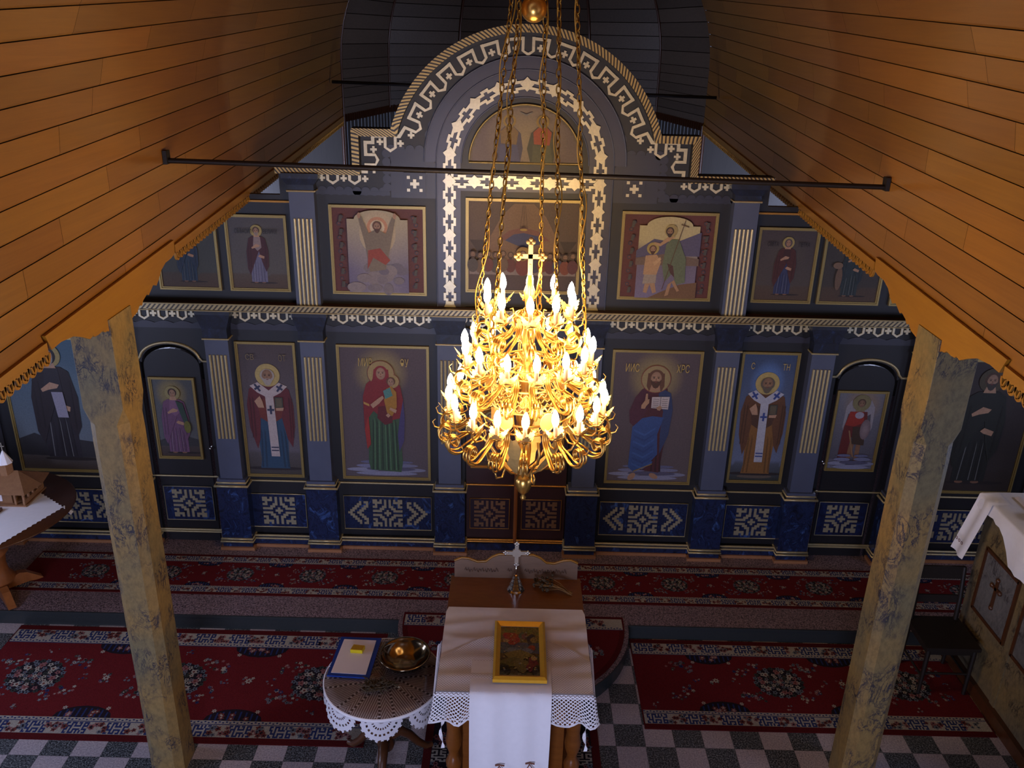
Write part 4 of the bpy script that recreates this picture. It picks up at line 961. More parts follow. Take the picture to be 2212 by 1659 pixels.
def paint_river(p, x0, x1, z0, z1):
    sky = lambda u, v: lerp(lerp(L('746c8e'), L('6a6070'), v * 1.6), L('bcae80'), (v - .62 + .1 * u) * 6)
    a0, a1 = ornate(p, x0, x1, z0, z1, sky); cx = (a0 + a1) / 2; k = lambda pts, c, dx=0, H=1: p.poly(pts, c, cx + dx, z0, H)
    k([(-.26, .40), (-.12, .50), (.05, .47), (.26, .56), (.26, .36), (0, .36), (-.26, .33)], '54506c'); k([(-.26, .34), (0, .38), (.26, .34), (.26, .28), (-.26, .28)], '6e5a4c')
    k([(-.14, 0), (-.02, .06), (.12, .12), (.26, .14), (.26, 0)], '6e5034')
    # kneeling-height figure in the water
    k([(-.17, .12), (-.18, .05), (-.15, .04), (-.13, .12), (-.10, .04), (-.07, .05), (-.09, .14)], 'a88464'); k([(-.18, .20), (-.08, .20), (-.08, .13), (-.19, .12)], '988c80')
    k([(-.18, .36), (-.19, .20), (-.08, .20), (-.05, .31), (-.09, .37)], 'b08c68'); k([(-.10, .28), (-.05, .33), (-.06, .35), (-.12, .30)], 'c09c74'); halo(p, cx - .125, z0 + .42, .05, 'b09a54'); face(p, cx - .125, z0 + .41, .026, 'b08c72', '5e3e2a', '4a3020')
    # taller figure on the bank
    k([(.02, .12), (.0, .02), (.03, .03), (.05, .14), (.10, .06), (.12, .07), (.07, .16)], 'a07c5c'); k([(-.02, .46), (-.04, .28), (-.01, .14), (.05, .22), (.09, .12), (.16, .14), (.15, .34), (.08, .50), (.02, .50)], '606a50'); k([(.0, .30), (.05, .28), (.07, .18), (.03, .22)], '4c2c24')
    k([(.02, .50), (-.07, .44), (-.12, .46), (-.12, .475), (-.07, .465), (0, .53), (.05, .52)], 'b08c68'); halo(p, cx + .01, z0 + .57, .052, 'a8945c'); face(p, cx + .0, z0 + .56, .028, 'a07c5c', '3c2a1c', '33241a')
    k([(-.03, .08), (-.024, .08), (.122, .66), (.116, .66)], '5a3c20'); k([(.085, .62), (.15, .60), (.15, .607), (.085, .627)], '5a3c20')
icon_board('icon_painting', 'ornate bordered painting of a river baptism with two haloed men', .80, 1.583, 2.56, 3.30, paint_river)
def paint_table(p, x0, x1, z0, z1):
    p.bg(x0, x1, z0, z1, lambda u, v: lerp(L('50403e'), L('5e4a3c'), v), 6, 6); cx = (x0 + x1) / 2; k = lambda pts, c: p.poly(pts, c, cx, z0, 1)
    k([(-.3, .2), (-.27, .45), (-.18, .62), (-.08, .72), (.08, .72), (.18, .62), (.27, .45), (.3, .2)], '80624a'); k([(-.22, .42), (-.12, .50), (0, .53), (.12, .50), (.22, .42)], '7a4c44'); k([(-.15, .42), (-.08, .47), (0, .485), (.12, .46), (.16, .40), (0, .36)], '34406c')
    k([(-.44, .42), (-.36, .30), (-.3, .42)], '3a2c28'); k([(.44, .42), (.36, .30), (.3, .42)], '3a2c28')
    k([(-.44, .13), (.44, .13), (.44, .2), (-.44, .2)], '8a7a74')
    for i in range(6):
        for s in (-1, 1):
            x = s * (.10 + i * .062); p.ell(cx + x, z0 + .21 + .01 * (i % 2), .045, .06, ('6a3430', '3e3c58', '6c5440', '7a3c2c', '4c4440', '5c2c34')[(i * 2 + (s > 0)) % 6], n=12); face(p, cx + x, z0 + .295 + .012 * (i % 2), .022, 'a07c64', '4a3424', '4a3424')
    p.ell(cx, z0 + .22, .06, .08, '74302c'); halo(p, cx, z0 + .325, .058, 'a88440'); face(p, cx, z0 + .315, .027, 'b08c72', '5e3e2a', '4a3020')
    for dx in (-.03, 0, .03): k([(dx * .3, .72), (dx * .3 + .002, .72), (dx + .002, .53), (dx, .53)], '3a2c20')
    p.ell(cx, z0 + .525, .03, .01, 'b09040')
icon_board('icon_painting', 'square painting of figures seated round a long table, behind the chandelier', -.47, .475, 2.59, 3.375, paint_table)
# lunette at the top of the arch
t = thing('lunette_painting', 'half-round painting of two seated figures at the top of the arch', 'icon', (0, PN, ZS + KS * 3.64))
p = P(PN - .007); R_ = .44
ins = lambda x, z: x * x + (z - 3.655) ** 2 <= R_ * R_
p.xz(arcp(R_, 3.655, -PI / 2, PI / 2, 40), PN - .006, PN, 0, L('6e6050'))
p.bg(-R_, R_, 3.655, 3.655 + R_, lambda u, v: lerp(L('a08c66'), L('74645e'), math.hypot(u - .5, (v - .45) * .5) * 2.6), 40, 22, ins)
for x, c1, c2, c3 in ((-.13, '4a4658', '84683c', '50506c'), (.13, '4a4a34', 'a44c28', '5a5a3c')):
    k = lambda pts, c: p.poly(pts, c, x, 3.66, .36)
    k([(-.25, .0), (-.33, .3), (-.25, .62), (-.08, .78), (.08, .78), (.25, .62), (.3, .3), (.25, 0)], c1); k([(-.18, .4), (-.2, .65), (-.06, .78), (.07, .78), (.2, .65), (.16, .38)], c2); k([(-.22, .02), (-.2, .38), (.18, .38), (.24, .02)], c3)
    halo(p, x, 3.66 + .315, .05, 'a8883c'); face(p, x, 3.66 + .310, .028, 'a4846a', '5a5048', '7a7068')
for s in (-1, 1): p.poly([(0, 0), (s * .05, .018), (s * .045, .008), (0, -.012)], '7a746c', 0, 4.03)
p.build('painting', MAT['paint'], t)
m = S(); m.tube([(x, PN - .014, z) for x, z in arcp(R_ + .006, 3.655, -PI / 2, PI / 2, 40)], .009, 6, closed=True); m.build('frame', MAT['frame'], t)
# two small icons on the holy doors
for sd, lb in ((-1, 'left'), (1, 'right')):
    x0, x1 = sorted((sd * .07, sd * .42))
    icon_board('icon_painting', 'small dim icon on the %s leaf of the holy doors, below the chandelier' % lb, x0, x1, .93, 1.62, paint_small('3a3c58' if sd < 0 else '5a2c2c', '5a3430' if sd < 0 else '2c3a5c', None, bgc=('4a3c44', '4c4048')), PN + .005, frame='gilt2')
# ------------------------------------------------------------------ the chandelier
CX, CY = .02, 4.35
ch = thing('chandelier', 'large three-tier gilded chandelier of lit candle bulbs hanging on chains', 'chandelier', (CX, CY, 2.1))
def U_(m): m.xf(Matrix.Translation((0, 0, 0))); return m
# one candle arm modelled along +X with its cup at the origin, then copied round each tier
def smooth_path(P, n=3):
    P = [Vector(p) for p in P]; out = []
    for i in range(len(P) - 1):
        a, b, c, d = P[max(0, i - 1)], P[i], P[i + 1], P[min(len(P) - 1, i + 2)]
        for k in range(n):
            t = k / n; out.append(.5 * ((2 * b) + (c - a) * t + (2 * a - 5 * b + 4 * c - d) * t * t + (3 * b - a - 3 * c + d) * t ** 3))
    return out + [P[-1]]
def make_arm():
    a = bpy.data.objects.new('candle_arm', None)
    m = M()
    for dy, s in ((-.011, .92), (0, 1.0), (.011, .92)):
        pts = [(-.15, dy * .4, -.02), (-.155, dy, -.07), (-.13, dy, -.12), (-.08, dy * 1.5, -.16 * s), (-.02, dy * 2, -.195 * s), (.03, dy * 2, -.18 * s), (.052, dy * 2, -.135), (.038, dy * 1.5, -.09), (.002, dy * 1.2, -.085), (-.016, dy, -.115), (.0, dy, -.145), (.022, dy, -.135)]
        q = smooth_path(pts, 3); m.tube(q, [.0065 - .002 * abs(k / len(q) - .4) for k in range(len(q))], 5)
    m.tube([(.0, 0, -.005), (.004, 0, -.04), (-.02, 0, -.07), (-.07, 0, -.075), (-.10, 0, -.05), (-.09, 0, -.02), (-.065, 0, -.03)], [.006, .006, .0055, .005, .0045, .004, .003], 5)
    m.tube([(.05, 0, -.10), (.075, 0, -.09), (.085, 0, -.06), (.07, 0, -.045)], [.005, .004, .0035, .002], 5)
    arm = m.build('candle_arm', MAT['brass'])
    m = M(); m.lathe([(.004, -.02), (.012, -.014), (.026, -.004), (.03, .004), (.022, .004), (.012, .0)], n=10)
    for k in range(6):
        r = k * PI / 3; m.tube([(.02 * math.cos(r), .02 * math.sin(r), 0), (.034 * math.cos(r), .034 * math.sin(r), .0), (.04 * math.cos(r), .04 * math.sin(r), .008)], [.004, .004, .002], 4)
    m.build('drip_cup', MAT['brass'], arm)
    m = M(); m.lathe([(.0115, 0), (.0115, .07), (.009, .072)], n=10); m.build('candle_sleeve', MAT['sleeve'], arm)
    m = M(); m.lathe([(.009, .068), (.0155, .079), (.0195, .095), (.020, .108), (.0170, .127), (.0105, .145), (.0035, .157), (.0005, .16)], n=8); m.build('bulb', MAT['bulb'], arm)
    m = M()
    LP = [(0, 0), (.35, .18), (.30, .42), (.62, .42), (.62, .70), (.86, .72), (.80, .95), (1.0, 1.0), (.80, 1.05), (.86, 1.28), (.62, 1.30), (.62, 1.58), (.30, 1.58), (.35, 1.82), (0, 2.0)]
    for an, tilt, sc_ in ((.2, .9, .033), (2.2, .75, .035), (4.1, .8, .033)):
        b = len(m.v)
        pts = [((x - .0) * sc_ * 1.9, (y - 1.0) * sc_ * 1.0, .001 + .10 * x * x * sc_) for x, y in LP]
        m.prism(pts, (0, 0, .0012))
        m.xf(Matrix.Rotation(an, 4, 'Z') @ Matrix.Translation((.022, 0, .004)) @ Matrix.Rotation(-tilt, 4, 'Y'), b)
    m.build('gilded_leaf', MAT['leafgold'], arm)
    return arm
arm0 = make_arm(); first = True
for R_, z, n, off in ((.43, 2.69, 18, 0.0), (.345, 2.965, 14, .12), (.235, 3.235, 10, .0)):
    for k in range(n):
        an = -PI / 2 + off + 2 * PI * k / n + random.uniform(-.03, .03)
        if first: o = arm0; first = False
        else:
            o = arm0.copy(); COL.objects.link(o)
            for c_ in list(arm0.children):
                d = c_.copy(); COL.objects.link(d); d.parent = o
        o.parent = ch; o.location = (R_ * math.cos(an), R_ * math.sin(an), z - 2.1 + random.uniform(-.006, .006)); o.rotation_euler = (random.uniform(-.05, .05), random.uniform(-.05, .05), an)
def cm(): return M((0, 0, 0))
def cb(m, name, mat, zoff=0):
    m.xf(Matrix.Translation((0, 0, zoff - 2.1))); return m.build(name, MAT[mat], ch)
m = cm(); m.lathe([(.001, 2.10), (.012, 2.105), (.018, 2.12), (.008, 2.135), (.02, 2.15), (.034, 2.165), (.045, 2.20), (.05, 2.235), (.035, 2.26), (.02, 2.27), (.024, 2.30), (.03, 2.34), (.036, 2.42), (.03, 2.5), (.022, 2.52), (.03, 2.56), (.05, 2.62), (.055, 2.68), (.03, 2.73), (.02, 2.76), (.03, 2.82), (.045, 2.88), (.03, 2.95), (.018, 2.98), (.03, 3.05), (.04, 3.12), (.024, 3.18), (.014, 3.22), (.02, 3.28), (.03, 3.35), (.014, 3.40), (.01, 3.44)], n=20, flute=.06)
cb(m, 'central_column', 'brass')
m = cm(); m.tube([(0, 0, 3.38), (0, 0, 3.50)], .009, 6)
for dx, dz, w_, h_ in ((0, 0, .012, .09), (0, .02, .06, .012)): m.box((dx - w_, -.004, 3.52 + dz - h_), (dx + w_, .004, 3.52 + dz + h_))
for dx, dz in ((-.062, .02), (.062, .02), (0, .095)):
    for ox, oz in ((0, .013), (0, -.013), (.013, 0), (-.013, 0)): m.ball((dx + ox, 0, 3.52 + dz + oz), .013, 8, sz=1)
cb(m, 'top_cross', 'leafgold')
# three pierced rings
for R_, z, h in ((.265, 2.665, .05), (.175, 2.935, .045), (.07, 3.21, .04)):
    m = cm(); n = 40
    for dz, r in ((-h / 2, .006), (h / 2, .006)): m.tube([(R_ * math.cos(2 * PI * k / n), R_ * math.sin(2 * PI * k / n), z + dz) for k in range(n)], r, 5, closed=True)
    q = int(R_ * 90)
    for k in range(q):
        a = 2 * PI * k / q; b = 2 * PI * (k + .5) / q
        m.tube([(R_ * math.cos(a), R_ * math.sin(a), z - h / 2), (R_ * math.cos(b), R_ * math.sin(b), z + h / 2), (R_ * math.cos(a + 2 * PI / q), R_ * math.sin(a + 2 * PI / q), z - h / 2)], .003, 4)
        m.ball((R_ * math.cos(a) * 1.03, R_ * math.sin(a) * 1.03, z), .008, 6)
    for k in range(6):
        a = k * PI / 3; m.tube([(R_ * math.cos(a), R_ * math.sin(a), z), (R_ * .6 * math.cos(a), R_ * .6 * math.sin(a), z + .04), (.03 * math.cos(a), .03 * math.sin(a), z + .01)], .006, 5)
    cb(m, 'pierced_ring', 'brass')
m = cm(); n = 30
for k in range(n):
    a = 2 * PI * k / n
    for j in range(4):
        r = .19; b = a + (.1 if j % 2 else 0); m.tube([(r * math.cos(b - .09), r * math.sin(b - .09), 2.735 + j * .028), (r * math.cos(b), r * math.sin(b), 2.753 + j * .028), (r * math.cos(b + .09), r * math.sin(b + .09), 2.735 + j * .028)], .004, 4)
for z in (2.725, 2.85): m.tube([(.19 * math.cos(2 * PI * k / 30), .19 * math.sin(2 * PI * k / 30), z) for k in range(30)], .006, 5, closed=True)
cb(m, 'pierced_gallery', 'leafgold')
# oval icon plaques between the arms, facing out
for k in range(9):
    a = -PI / 2 + (k + .5) * 2 * PI / 9; m = cm(); R_ = .315
    O = [(math.cos(j * PI / 8) * .038, math.sin(j * PI / 8) * .052) for j in range(16)]
    def pl(x, z, r): return (r * math.cos(a) - x * math.sin(a), r * math.sin(a) + x * math.cos(a), 2.735 + z)
    m.prism([pl(x, z, R_) for x, z in O], Vector((math.cos(a), math.sin(a), 0)) * .004)
    m.tube([pl(x, z, R_ + .003) for x, z in O], .005, 5, closed=True)
    m.tube([pl(0, -.05, R_), pl(0, -.09, R_ - .04)], .005, 5)
    m.tube([pl(-.02, .05, R_), pl(-.035, .075, R_), pl(-.015, .085, R_), pl(0, .06, R_), pl(.015, .085, R_), pl(.035, .075, R_), pl(.02, .05, R_)], .004, 5)
    cb(m, 'oval_plaque', 'leafgold')
# lower basket of acanthus leaves and scrolls
for k in range(6):
    a = k * PI / 3 + .25; m = cm()
    prof_ = [(.26, 2.60, .02), (.235, 2.53, .045), (.205, 2.46, .03), (.17, 2.40, .055), (.13, 2.345, .035), (.09, 2.31, .04), (.05, 2.29, .015)]
    Lr, Rr = [], []
    for r, z, w_ in prof_:
        for lst, s in ((Lr, -1), (Rr, 1)): lst.append((r * math.cos(a) - s * w_ * math.sin(a), r * math.sin(a) + s * w_ * math.cos(a), z + .01))
    C_ = [(r * math.cos(a), r * math.sin(a), z) for r, z, w_ in prof_]
    m.smooth = False
    m.grid([Lr, C_, Rr]); cb(m, 'acanthus_leaf', 'leafgold')
    m = cm(); b = a + PI / 6; c_, s_ = math.cos(b), math.sin(b)
    m.tube([(r * c_, r * s_, z) for r, z in ((.27, 2.60), (.30, 2.54), (.27, 2.47), (.21, 2.43), (.15, 2.36), (.17, 2.31), (.215, 2.32), (.225, 2.36), (.20, 2.37))], [.008, .008, .008, .008, .007, .006, .006, .005, .004], 6)
    m.tube([(r * c_, r * s_, z) for r, z in ((.15, 2.36), (.10, 2.31), (.04, 2.29))], .007, 6)
    cb(m, 'basket_scroll', 'brass')
# five suspension chains with the flex wound round them
tops = ((-.05, .03), (-.03, -.04), (.0, .07), (.03, -.04), (.05, .03))
defs = (((-.27, 4.42, 3.03), (-.106, 4.38)), ((-.175, 4.17, 3.0), (-.068, 4.27)), ((.085, 4.60, 3.16), (.055, 4.45)), ((.165, 4.17, 3.0), (.113, 4.27)), ((.335, 4.42, 3.03), (.201, 4.38)))
for i, ((bx, by, bz), (mx, my)) in enumerate(defs):
    P0, P1, P2 = Vector((bx, by, bz)), Vector((mx, my, 4.75)), Vector((CX + tops[i][0], CY + tops[i][1], 5.82))
    m = M((CX, CY, 2.1)); ln = (P1 - P0).length + (P2 - P1).length; n = int(ln / .036)
    def at(s):
        l1 = (P1 - P0).length
        return P0 + (P1 - P0) * (s / l1) if s < l1 else P1 + (P2 - P1) * ((s - l1) / (P2 - P1).length)
    for k in range(n):
        s = k * .036; c_ = at(s); d = (at(min(ln, s + .02)) - c_).normalized(); x = d.orthogonal().normalized()
        if k % 2: x = d.cross(x)
        x = (Matrix.Rotation(.5 * i + .1 * k, 3, d) @ x)
        m.tube([c_ + d * .0225 * math.sin(t) + x * .0105 * math.cos(t) for t in [2 * PI * j / 8 for j in range(8)]], .0036, 5, closed=True)
    m.build('chain', MAT['chain'], ch)
    m = M((CX, CY, 2.1)); pts = []
    for k in range(int(ln / .02)):
        s = k * .02; c_ = at(s); a = s * 11 + i; pts.append(c_ + Vector((math.cos(a) * (.015 + .008 * math.sin(s * 5 + i)), math.sin(a) * .016, 0)))
    m.tube(pts, .0034, 5); m.build('flex', MAT['cable'], ch)
m = M((CX, CY, 2.1)); m.ball((.0, CY, 4.712), .061, 24); m.tube([(0, CY, 4.77), (CX, CY, 5.86)], .006, 6); m.lathe([(.002, 0), (.008, .01), (.004, .03)], (0, CY, 4.768), 10)
m.build('hanging_ball', MAT['brass'], ch)
m = M((CX, CY, 2.1)); m.lathe([(.001, 5.80), (.08, 5.81), (.1, 5.85), (.1, 5.88)], (CX, CY, 0), 20); m.build('ceiling_rose', MAT['brass'], ch)
# ------------------------------------------------------------------ rugs
CR = {k: L(v) for k, v in dict(red='641c20', dred='541618', cream='a49c90', blue='2a3460', dark='241c24', pink='8a5c5c', grey='646a74', rust='6c3834', green='383e3a').items()}
def rosette(m, x, y, z, r, c, c2='dark', n=7):
    a0 = random.random()
    m.face([(x + r * (1.25 if j % 2 else .72) * math.cos(a0 + PI * j / n), y + r * (1.25 if j % 2 else .72) * math.sin(a0 + PI * j / n), z) for j in range(2 * n)], 0, CR[c])
    m.face([(x + r * .38 * math.cos(a0 + 2 * PI * j / 6), y + r * .38 * math.sin(a0 + 2 * PI * j / 6), z + .0004) for j in range(6)], 0, CR[c2])
def cluster(m, x, y, z, R_, n):
    for k in range(n):
        a = random.random() * 2 * PI; r = R_ * math.sqrt(random.random()); rosette(m, x + r * math.cos(a), y + r * math.sin(a), z + .0002 * (k % 5), R_ * random.uniform(.16, .26), random.choice(('grey', 'cream', 'green', 'blue', 'pink', 'grey')), random.choice(('dark', 'pink', 'cream')), 5)
def medallion(m, x, y, z, R_):
    m.face([(x + R_ * .98 * math.cos(2 * PI * j / 24), y + R_ * .86 * math.sin(2 * PI * j / 24), z) for j in range(24)], 0, CR['dark'])
    for n, q, r, cs, c2 in ((22, .95, .095, ('green', 'grey', 'grey'), 'dark'), (16, .76, .10, ('cream', 'pink', 'grey'), 'dark'), (8, .66, .13, ('pink', 'cream'), 'rust'), (14, .50, .085, ('grey', 'cream', 'green'), 'rust'), (10, .34, .085, ('cream', 'green', 'grey'), 'dark'), (6, .17, .085, ('grey', 'pink'), 'dark')):
        z += .0005
        for k in range(n):
            t = 2 * PI * (k + random.uniform(-.2, .2)) / n; rosette(m, x + R_ * q * math.cos(t), y + R_ * q * .86 * math.sin(t), z, R_ * r, cs[k % len(cs)], c2, 5)
    rosette(m, x, y, z + .0004, R_ * .09, 'cream', 'rust', 6)
KEY = ('##.###.#.#.##', '#..#.#.#.#..#', '##.#.####.###', '.#.#......#..', '.###.####.###', '#..#.#..#.#.#', '##.###.##.###')
def border(m, x0, x1, ya, yb, z, unit, inner):
    """patterned cream strip between ya and yb, running along x; inner = side of the narrow fret"""
    h = yb - ya; sg = 1 if inner > 0 else -1
    m.face([(x0, ya, z), (x1, ya, z), (x1, yb, z), (x0, yb, z)], 0, CR['cream'])
    s0, s1 = (ya, ya + h * .74) if sg > 0 else (yb - h * .74, yb)
    f0, f1 = (s1, yb) if sg > 0 else (ya, s0)
    m.face([(x0, f0, z + .0004), (x1, f0, z + .0004), (x1, f0 + (f1 - f0) * .18, z + .0004), (x0, f0 + (f1 - f0) * .18, z + .0004)], 0, CR['blue'])
    n = int((x1 - x0) / (unit * .16))
    for k in range(n):
        a = x0 + k * unit * .16; q = (f1 - f0); b0 = f0 + q * (.35 if k % 2 else .55); w_ = unit * .09
        m.face([(a, b0, z + .0004), (a + w_, b0, z + .0004), (a + w_, b0 + q * .3, z + .0004), (a, b0 + q * .3, z + .0004)], 0, CR['blue'])
    u = x0 + .02; k = 0; hh = s1 - s0
    while u + unit < x1:
        if k % 2 == 0:
            cw, chh = unit * 1.0 / 13, hh * .94 / 7
            for r, row in enumerate(KEY):
                for c, q in enumerate(row):
                    if q == '#':
                        xx, yy = u + c * cw, s0 + hh * .03 + (r if (k // 2) % 2 else 6 - r) * chh
                        m.face([(xx, yy, z + .0006), (xx + cw, yy, z + .0006), (xx + cw, yy + chh, z + .0006), (xx, yy + chh, z + .0006)], 0, CR['blue'])
        else:
            for j in range(12): rosette(m, u + unit * (.0 + .8 * random.random()), s0 + hh * (.15 + .7 * random.random()), z + .0005 + .0001 * j, hh * random.uniform(.12, .22), random.choice(('rust', 'pink', 'grey', 'rust')), 'dark', 5)
        u += unit * (1 if k % 2 == 0 else .8); k += 1
def rug(name, label, x0, x1, y0, y1, z, edge, bord, meds, R_, my, unit=.15, halves=True, xcut=None):
    m = M(((x0 + x1) / 2, (y0 + y1) / 2, z)); m.box((x0, y0, z + .0005), (x1, y1, z + .006), 0, CR['dred'])
    Z = z + .0066
    m.face([(x0, y0 + edge + bord, Z), (x1, y0 + edge + bord, Z), (x1, y1 - edge - bord, Z), (x0, y1 - edge - bord, Z)], 0, CR['red'])
    border(m, x0 + .01, x1 - .01, y0 + edge, y0 + edge + bord, Z + .0002, unit, 1); border(m, x0 + .01, x1 - .01, y1 - edge - bord, y1 - edge, Z + .0002, unit, -1)
    sp = meds[1] - meds[0]; f0, f1 = y0 + edge + bord, y1 - edge - bord
    for i, x in enumerate(meds):
        if x0 + R_ * .9 < x < x1 - R_ * .9: medallion(m, x, my, Z + .0005, R_)
        for dx, dy, r, n in ((-.9, .9, .30, 9), (.9, .9, .30, 9), (-.9, -.9, .30, 9), (.9, -.9, .30, 9), (1.75, 0, .2, 6), (-1.75, 0, .2, 6), (0, 1.45, .18, 6), (0, -1.45, .18, 6), (1.35, .75, .36, 12), (-1.35, -.75, .36, 12), (-1.4, .6, .3, 9), (1.4, -.6, .3, 9)):
            X, Y = x + dx * R_, my + dy * R_
            if x0 + .05 < X < x1 - .05 and f0 + .03 < Y < f1 - .03: cluster(m, X, Y, Z + .0005, R_ * r, n)
        X = x + sp / 2
        if X < x1 - .1:
            cluster(m, X, my, Z + .0005, R_ * .26, 8); rosette(m, X, my, Z + .003, R_ * .12, 'cream', 'rust')
            for yy, s in ((f0, 1), (f1, -1)):
                w_ = R_ * 1.0; hgt = R_ * .55
                m.face([(X - w_, yy, Z + .0004), (X + w_, yy, Z + .0004)] [::s] + [(X + w_ * math.cos(t) * s, yy + s * hgt * math.sin(t), Z + .0004) for t in [PI * j / 8 for j in range(1, 8)]], 0, CR['dark'])
                for j in range(-4, 5): 
                    hj = hgt * math.sqrt(max(0, 1 - (j / 5) ** 2)) * .8
                    a, b = yy + s * .004, yy + s * hj
                    m.face([(X + j * w_ / 5 - .006, min(a, b), Z + .0008), (X + j * w_ / 5 + .006, min(a, b), Z + .0008), (X + j * w_ / 5 + .006, max(a, b), Z + .0008), (X + j * w_ / 5 - .006, max(a, b), Z + .0008)], 0, CR['blue'])
                for j in range(6): rosette(m, X + random.uniform(-.5, .5) * w_, yy + s * random.uniform(.1, .5) * hgt, Z + .0012 + j * .0001, R_ * .1, random.choice(('rust', 'pink')), 'cream', 5)
                for j in (-1, 1): rosette(m, X + j * w_ * .75, yy + s * hgt * .8, Z + .001, R_ * .08, 'cream', 'pink', 6)
    return tag(m.build(name, MAT['rug']), label, 'rug')
rug('patterned_rug', 'wide red rug with floral medallions on the floor, left of the lectern', -4.05, -1.03, 4.535, 5.745, .0, .055, .155, (-3.627, -2.545, -1.464), .21, 5.15, .16)
rug('patterned_rug', 'wide red rug with floral medallions on the floor, right of the lectern', .955, 3.49, 4.77, 5.755, .0, .05, .135, (1.085, 2.06, 3.03), .19, 5.28, .15)
rug('runner_rug', 'long narrow red runner with floral stars along the icon screen', -4.3, 4.3, 6.04, 6.625, ST, .03, .085, tuple(-3.69 + .638 * k for k in range(13)), .115, 6.335, .12)
# rounded rug on the step
m = M((0, 5.3, ST)); r_ = SR - .035; Z = ST + .006
arc2 = [(r_ * math.sin(a), SY - .0 - r_ * math.cos(a)) for a in [(-PI / 2 + PI * i / 36) for i in range(37)]]
m.prism([(x, y, ST + .0005) for x, y in [(-r_, 5.86)] + arc2 + [(r_, 5.86)]], (0, 0, .0055), 0, CR['dred'])
arc3 = [(x * .955, SY - (SY - y) * .955) for x, y in arc2]
m.face([(x, y, Z + .0006) for x, y in [(-r_ * .955, 5.70)] + arc3 + [(r_ * .955, 5.70)]], 0, CR['red'])
border(m, -r_ + .015, r_ - .015, 5.69, 5.83, Z + .0008, .15, -1)
for x in (-.62, 0, .62):
    for y in (5.15, 5.42):
        if x * x + (SY - y) ** 2 < .72: cluster(m, x, y, Z + .001, .08, 12)
tag(m.build('rounded_rug', MAT['rug']), 'red rug cut to the curve of the rounded step behind the lectern', 'rug')
# runner under the lectern, running away from the icon screen
m = M((0, 3.7, 0)); x0, x1, y0, y1 = -.61, .61, 2.5, 4.80
m.box((x0, y0, .0005), (x1, y1, .006), 0, CR['dred']); m.face([(x0 + .19, y0, .0066), (x1 - .19, y0, .0066), (x1 - .19, y1, .0066), (x0 + .19, y1, .0066)], 0, CR['red'])
for s in (-1, 1):
    b = M(); border(b, y0 + .01, y1 - .01, .0, .145, .0068, .15, -1)
    m.face([(s * .41, y0, .0067), (s * .555, y0, .0067), (s * .555, y1, .0067), (s * .41, y1, .0067)], 0, CR['dark'])
    for f, c in zip(b.f, b.c):
        q = [b.v[i] for i in f]
        if c[0] == CR['cream']:
            continue
        cc = CR['cream'] if c[0] == CR['blue'] else c[0]
        m.face([(s * (.41 + p[1]), p[0], p[2]) for p in q], 0, cc)
tag(m.build('aisle_runner', MAT['rug']), 'red and dark blue runner on the tiles under the lectern', 'rug')

# ------------------------------------------------------------------ lectern table
TZ = 1.05
t = thing('lectern_table', 'brown wooden lectern table with wavy crest, in front of the rounded step', 'table', (0, 4.4, 0))
O = (0, 4.4, 0)
m = M(O); m.box((-.455, 3.93, TZ - .035), (.455, 5.09, TZ)); m.build('table_top', MAT['lectern'], t)
m = M(O); m.box((-.31, 4.05, .08), (.31, 4.80, TZ - .035)); m.build('cabinet', MAT['lectern'], t)
m = M(O); m.box((-.42, 3.96, .010), (.42, 4.81, .09)); m.build('plinth', MAT['lectern'], t)
for x, y in ((-.362, 4.0), (.362, 4.0), (-.362, 4.76), (.362, 4.76)):
    m = M(O); m.lathe([(.04, .09), (.045, .12), (.035, .16), (.028, .2), (.045, .25), (.05, .29), (.03, .34), (.026, .37), (.044, .42), (.05, .46), (.034, .50), (.028, .53), (.044, .58), (.05, .63), (.04, .70), (.045, .78), (.05, .85), (.045, .93), (.05, 1.015)], (x, y, 0), 16); m.build('turned_leg', MAT['lectern'], t)
m = M(O)
cr = [(-.432, 1.175), (-.38, 1.20), (-.33, 1.195), (-.27, 1.17), (-.21, 1.175), (-.165, 1.215), (-.12, 1.235), (0, 1.24), (.12, 1.235), (.165, 1.215), (.21, 1.175), (.27, 1.17), (.33, 1.195), (.38, 1.20), (.432, 1.175)]
m.xz([(-.432, TZ)] + cr + [(.432, TZ)], 5.075, 5.10); m.build('crest_board', MAT['crest'], t)
m = M(O); m.tube([(x, 5.087, z + .004) for x, z in cr], .009, 6); m.build('crest_edge', MAT['bracket'], t)
m = M(O)
for a, b in ((-.36, -.12), (-.06, -.03), (.06, .36)):
    pts = []; k = 0; x = a
    while x < b: pts.append((x, 5.072, 1.115 + .016 * math.sin(k * 1.9) + .006 * math.sin(k * .7))); x += .006; k += 1
    m.tube(pts, .0022, 4)
m.build('faint_script', MAT['darkwood'], t)

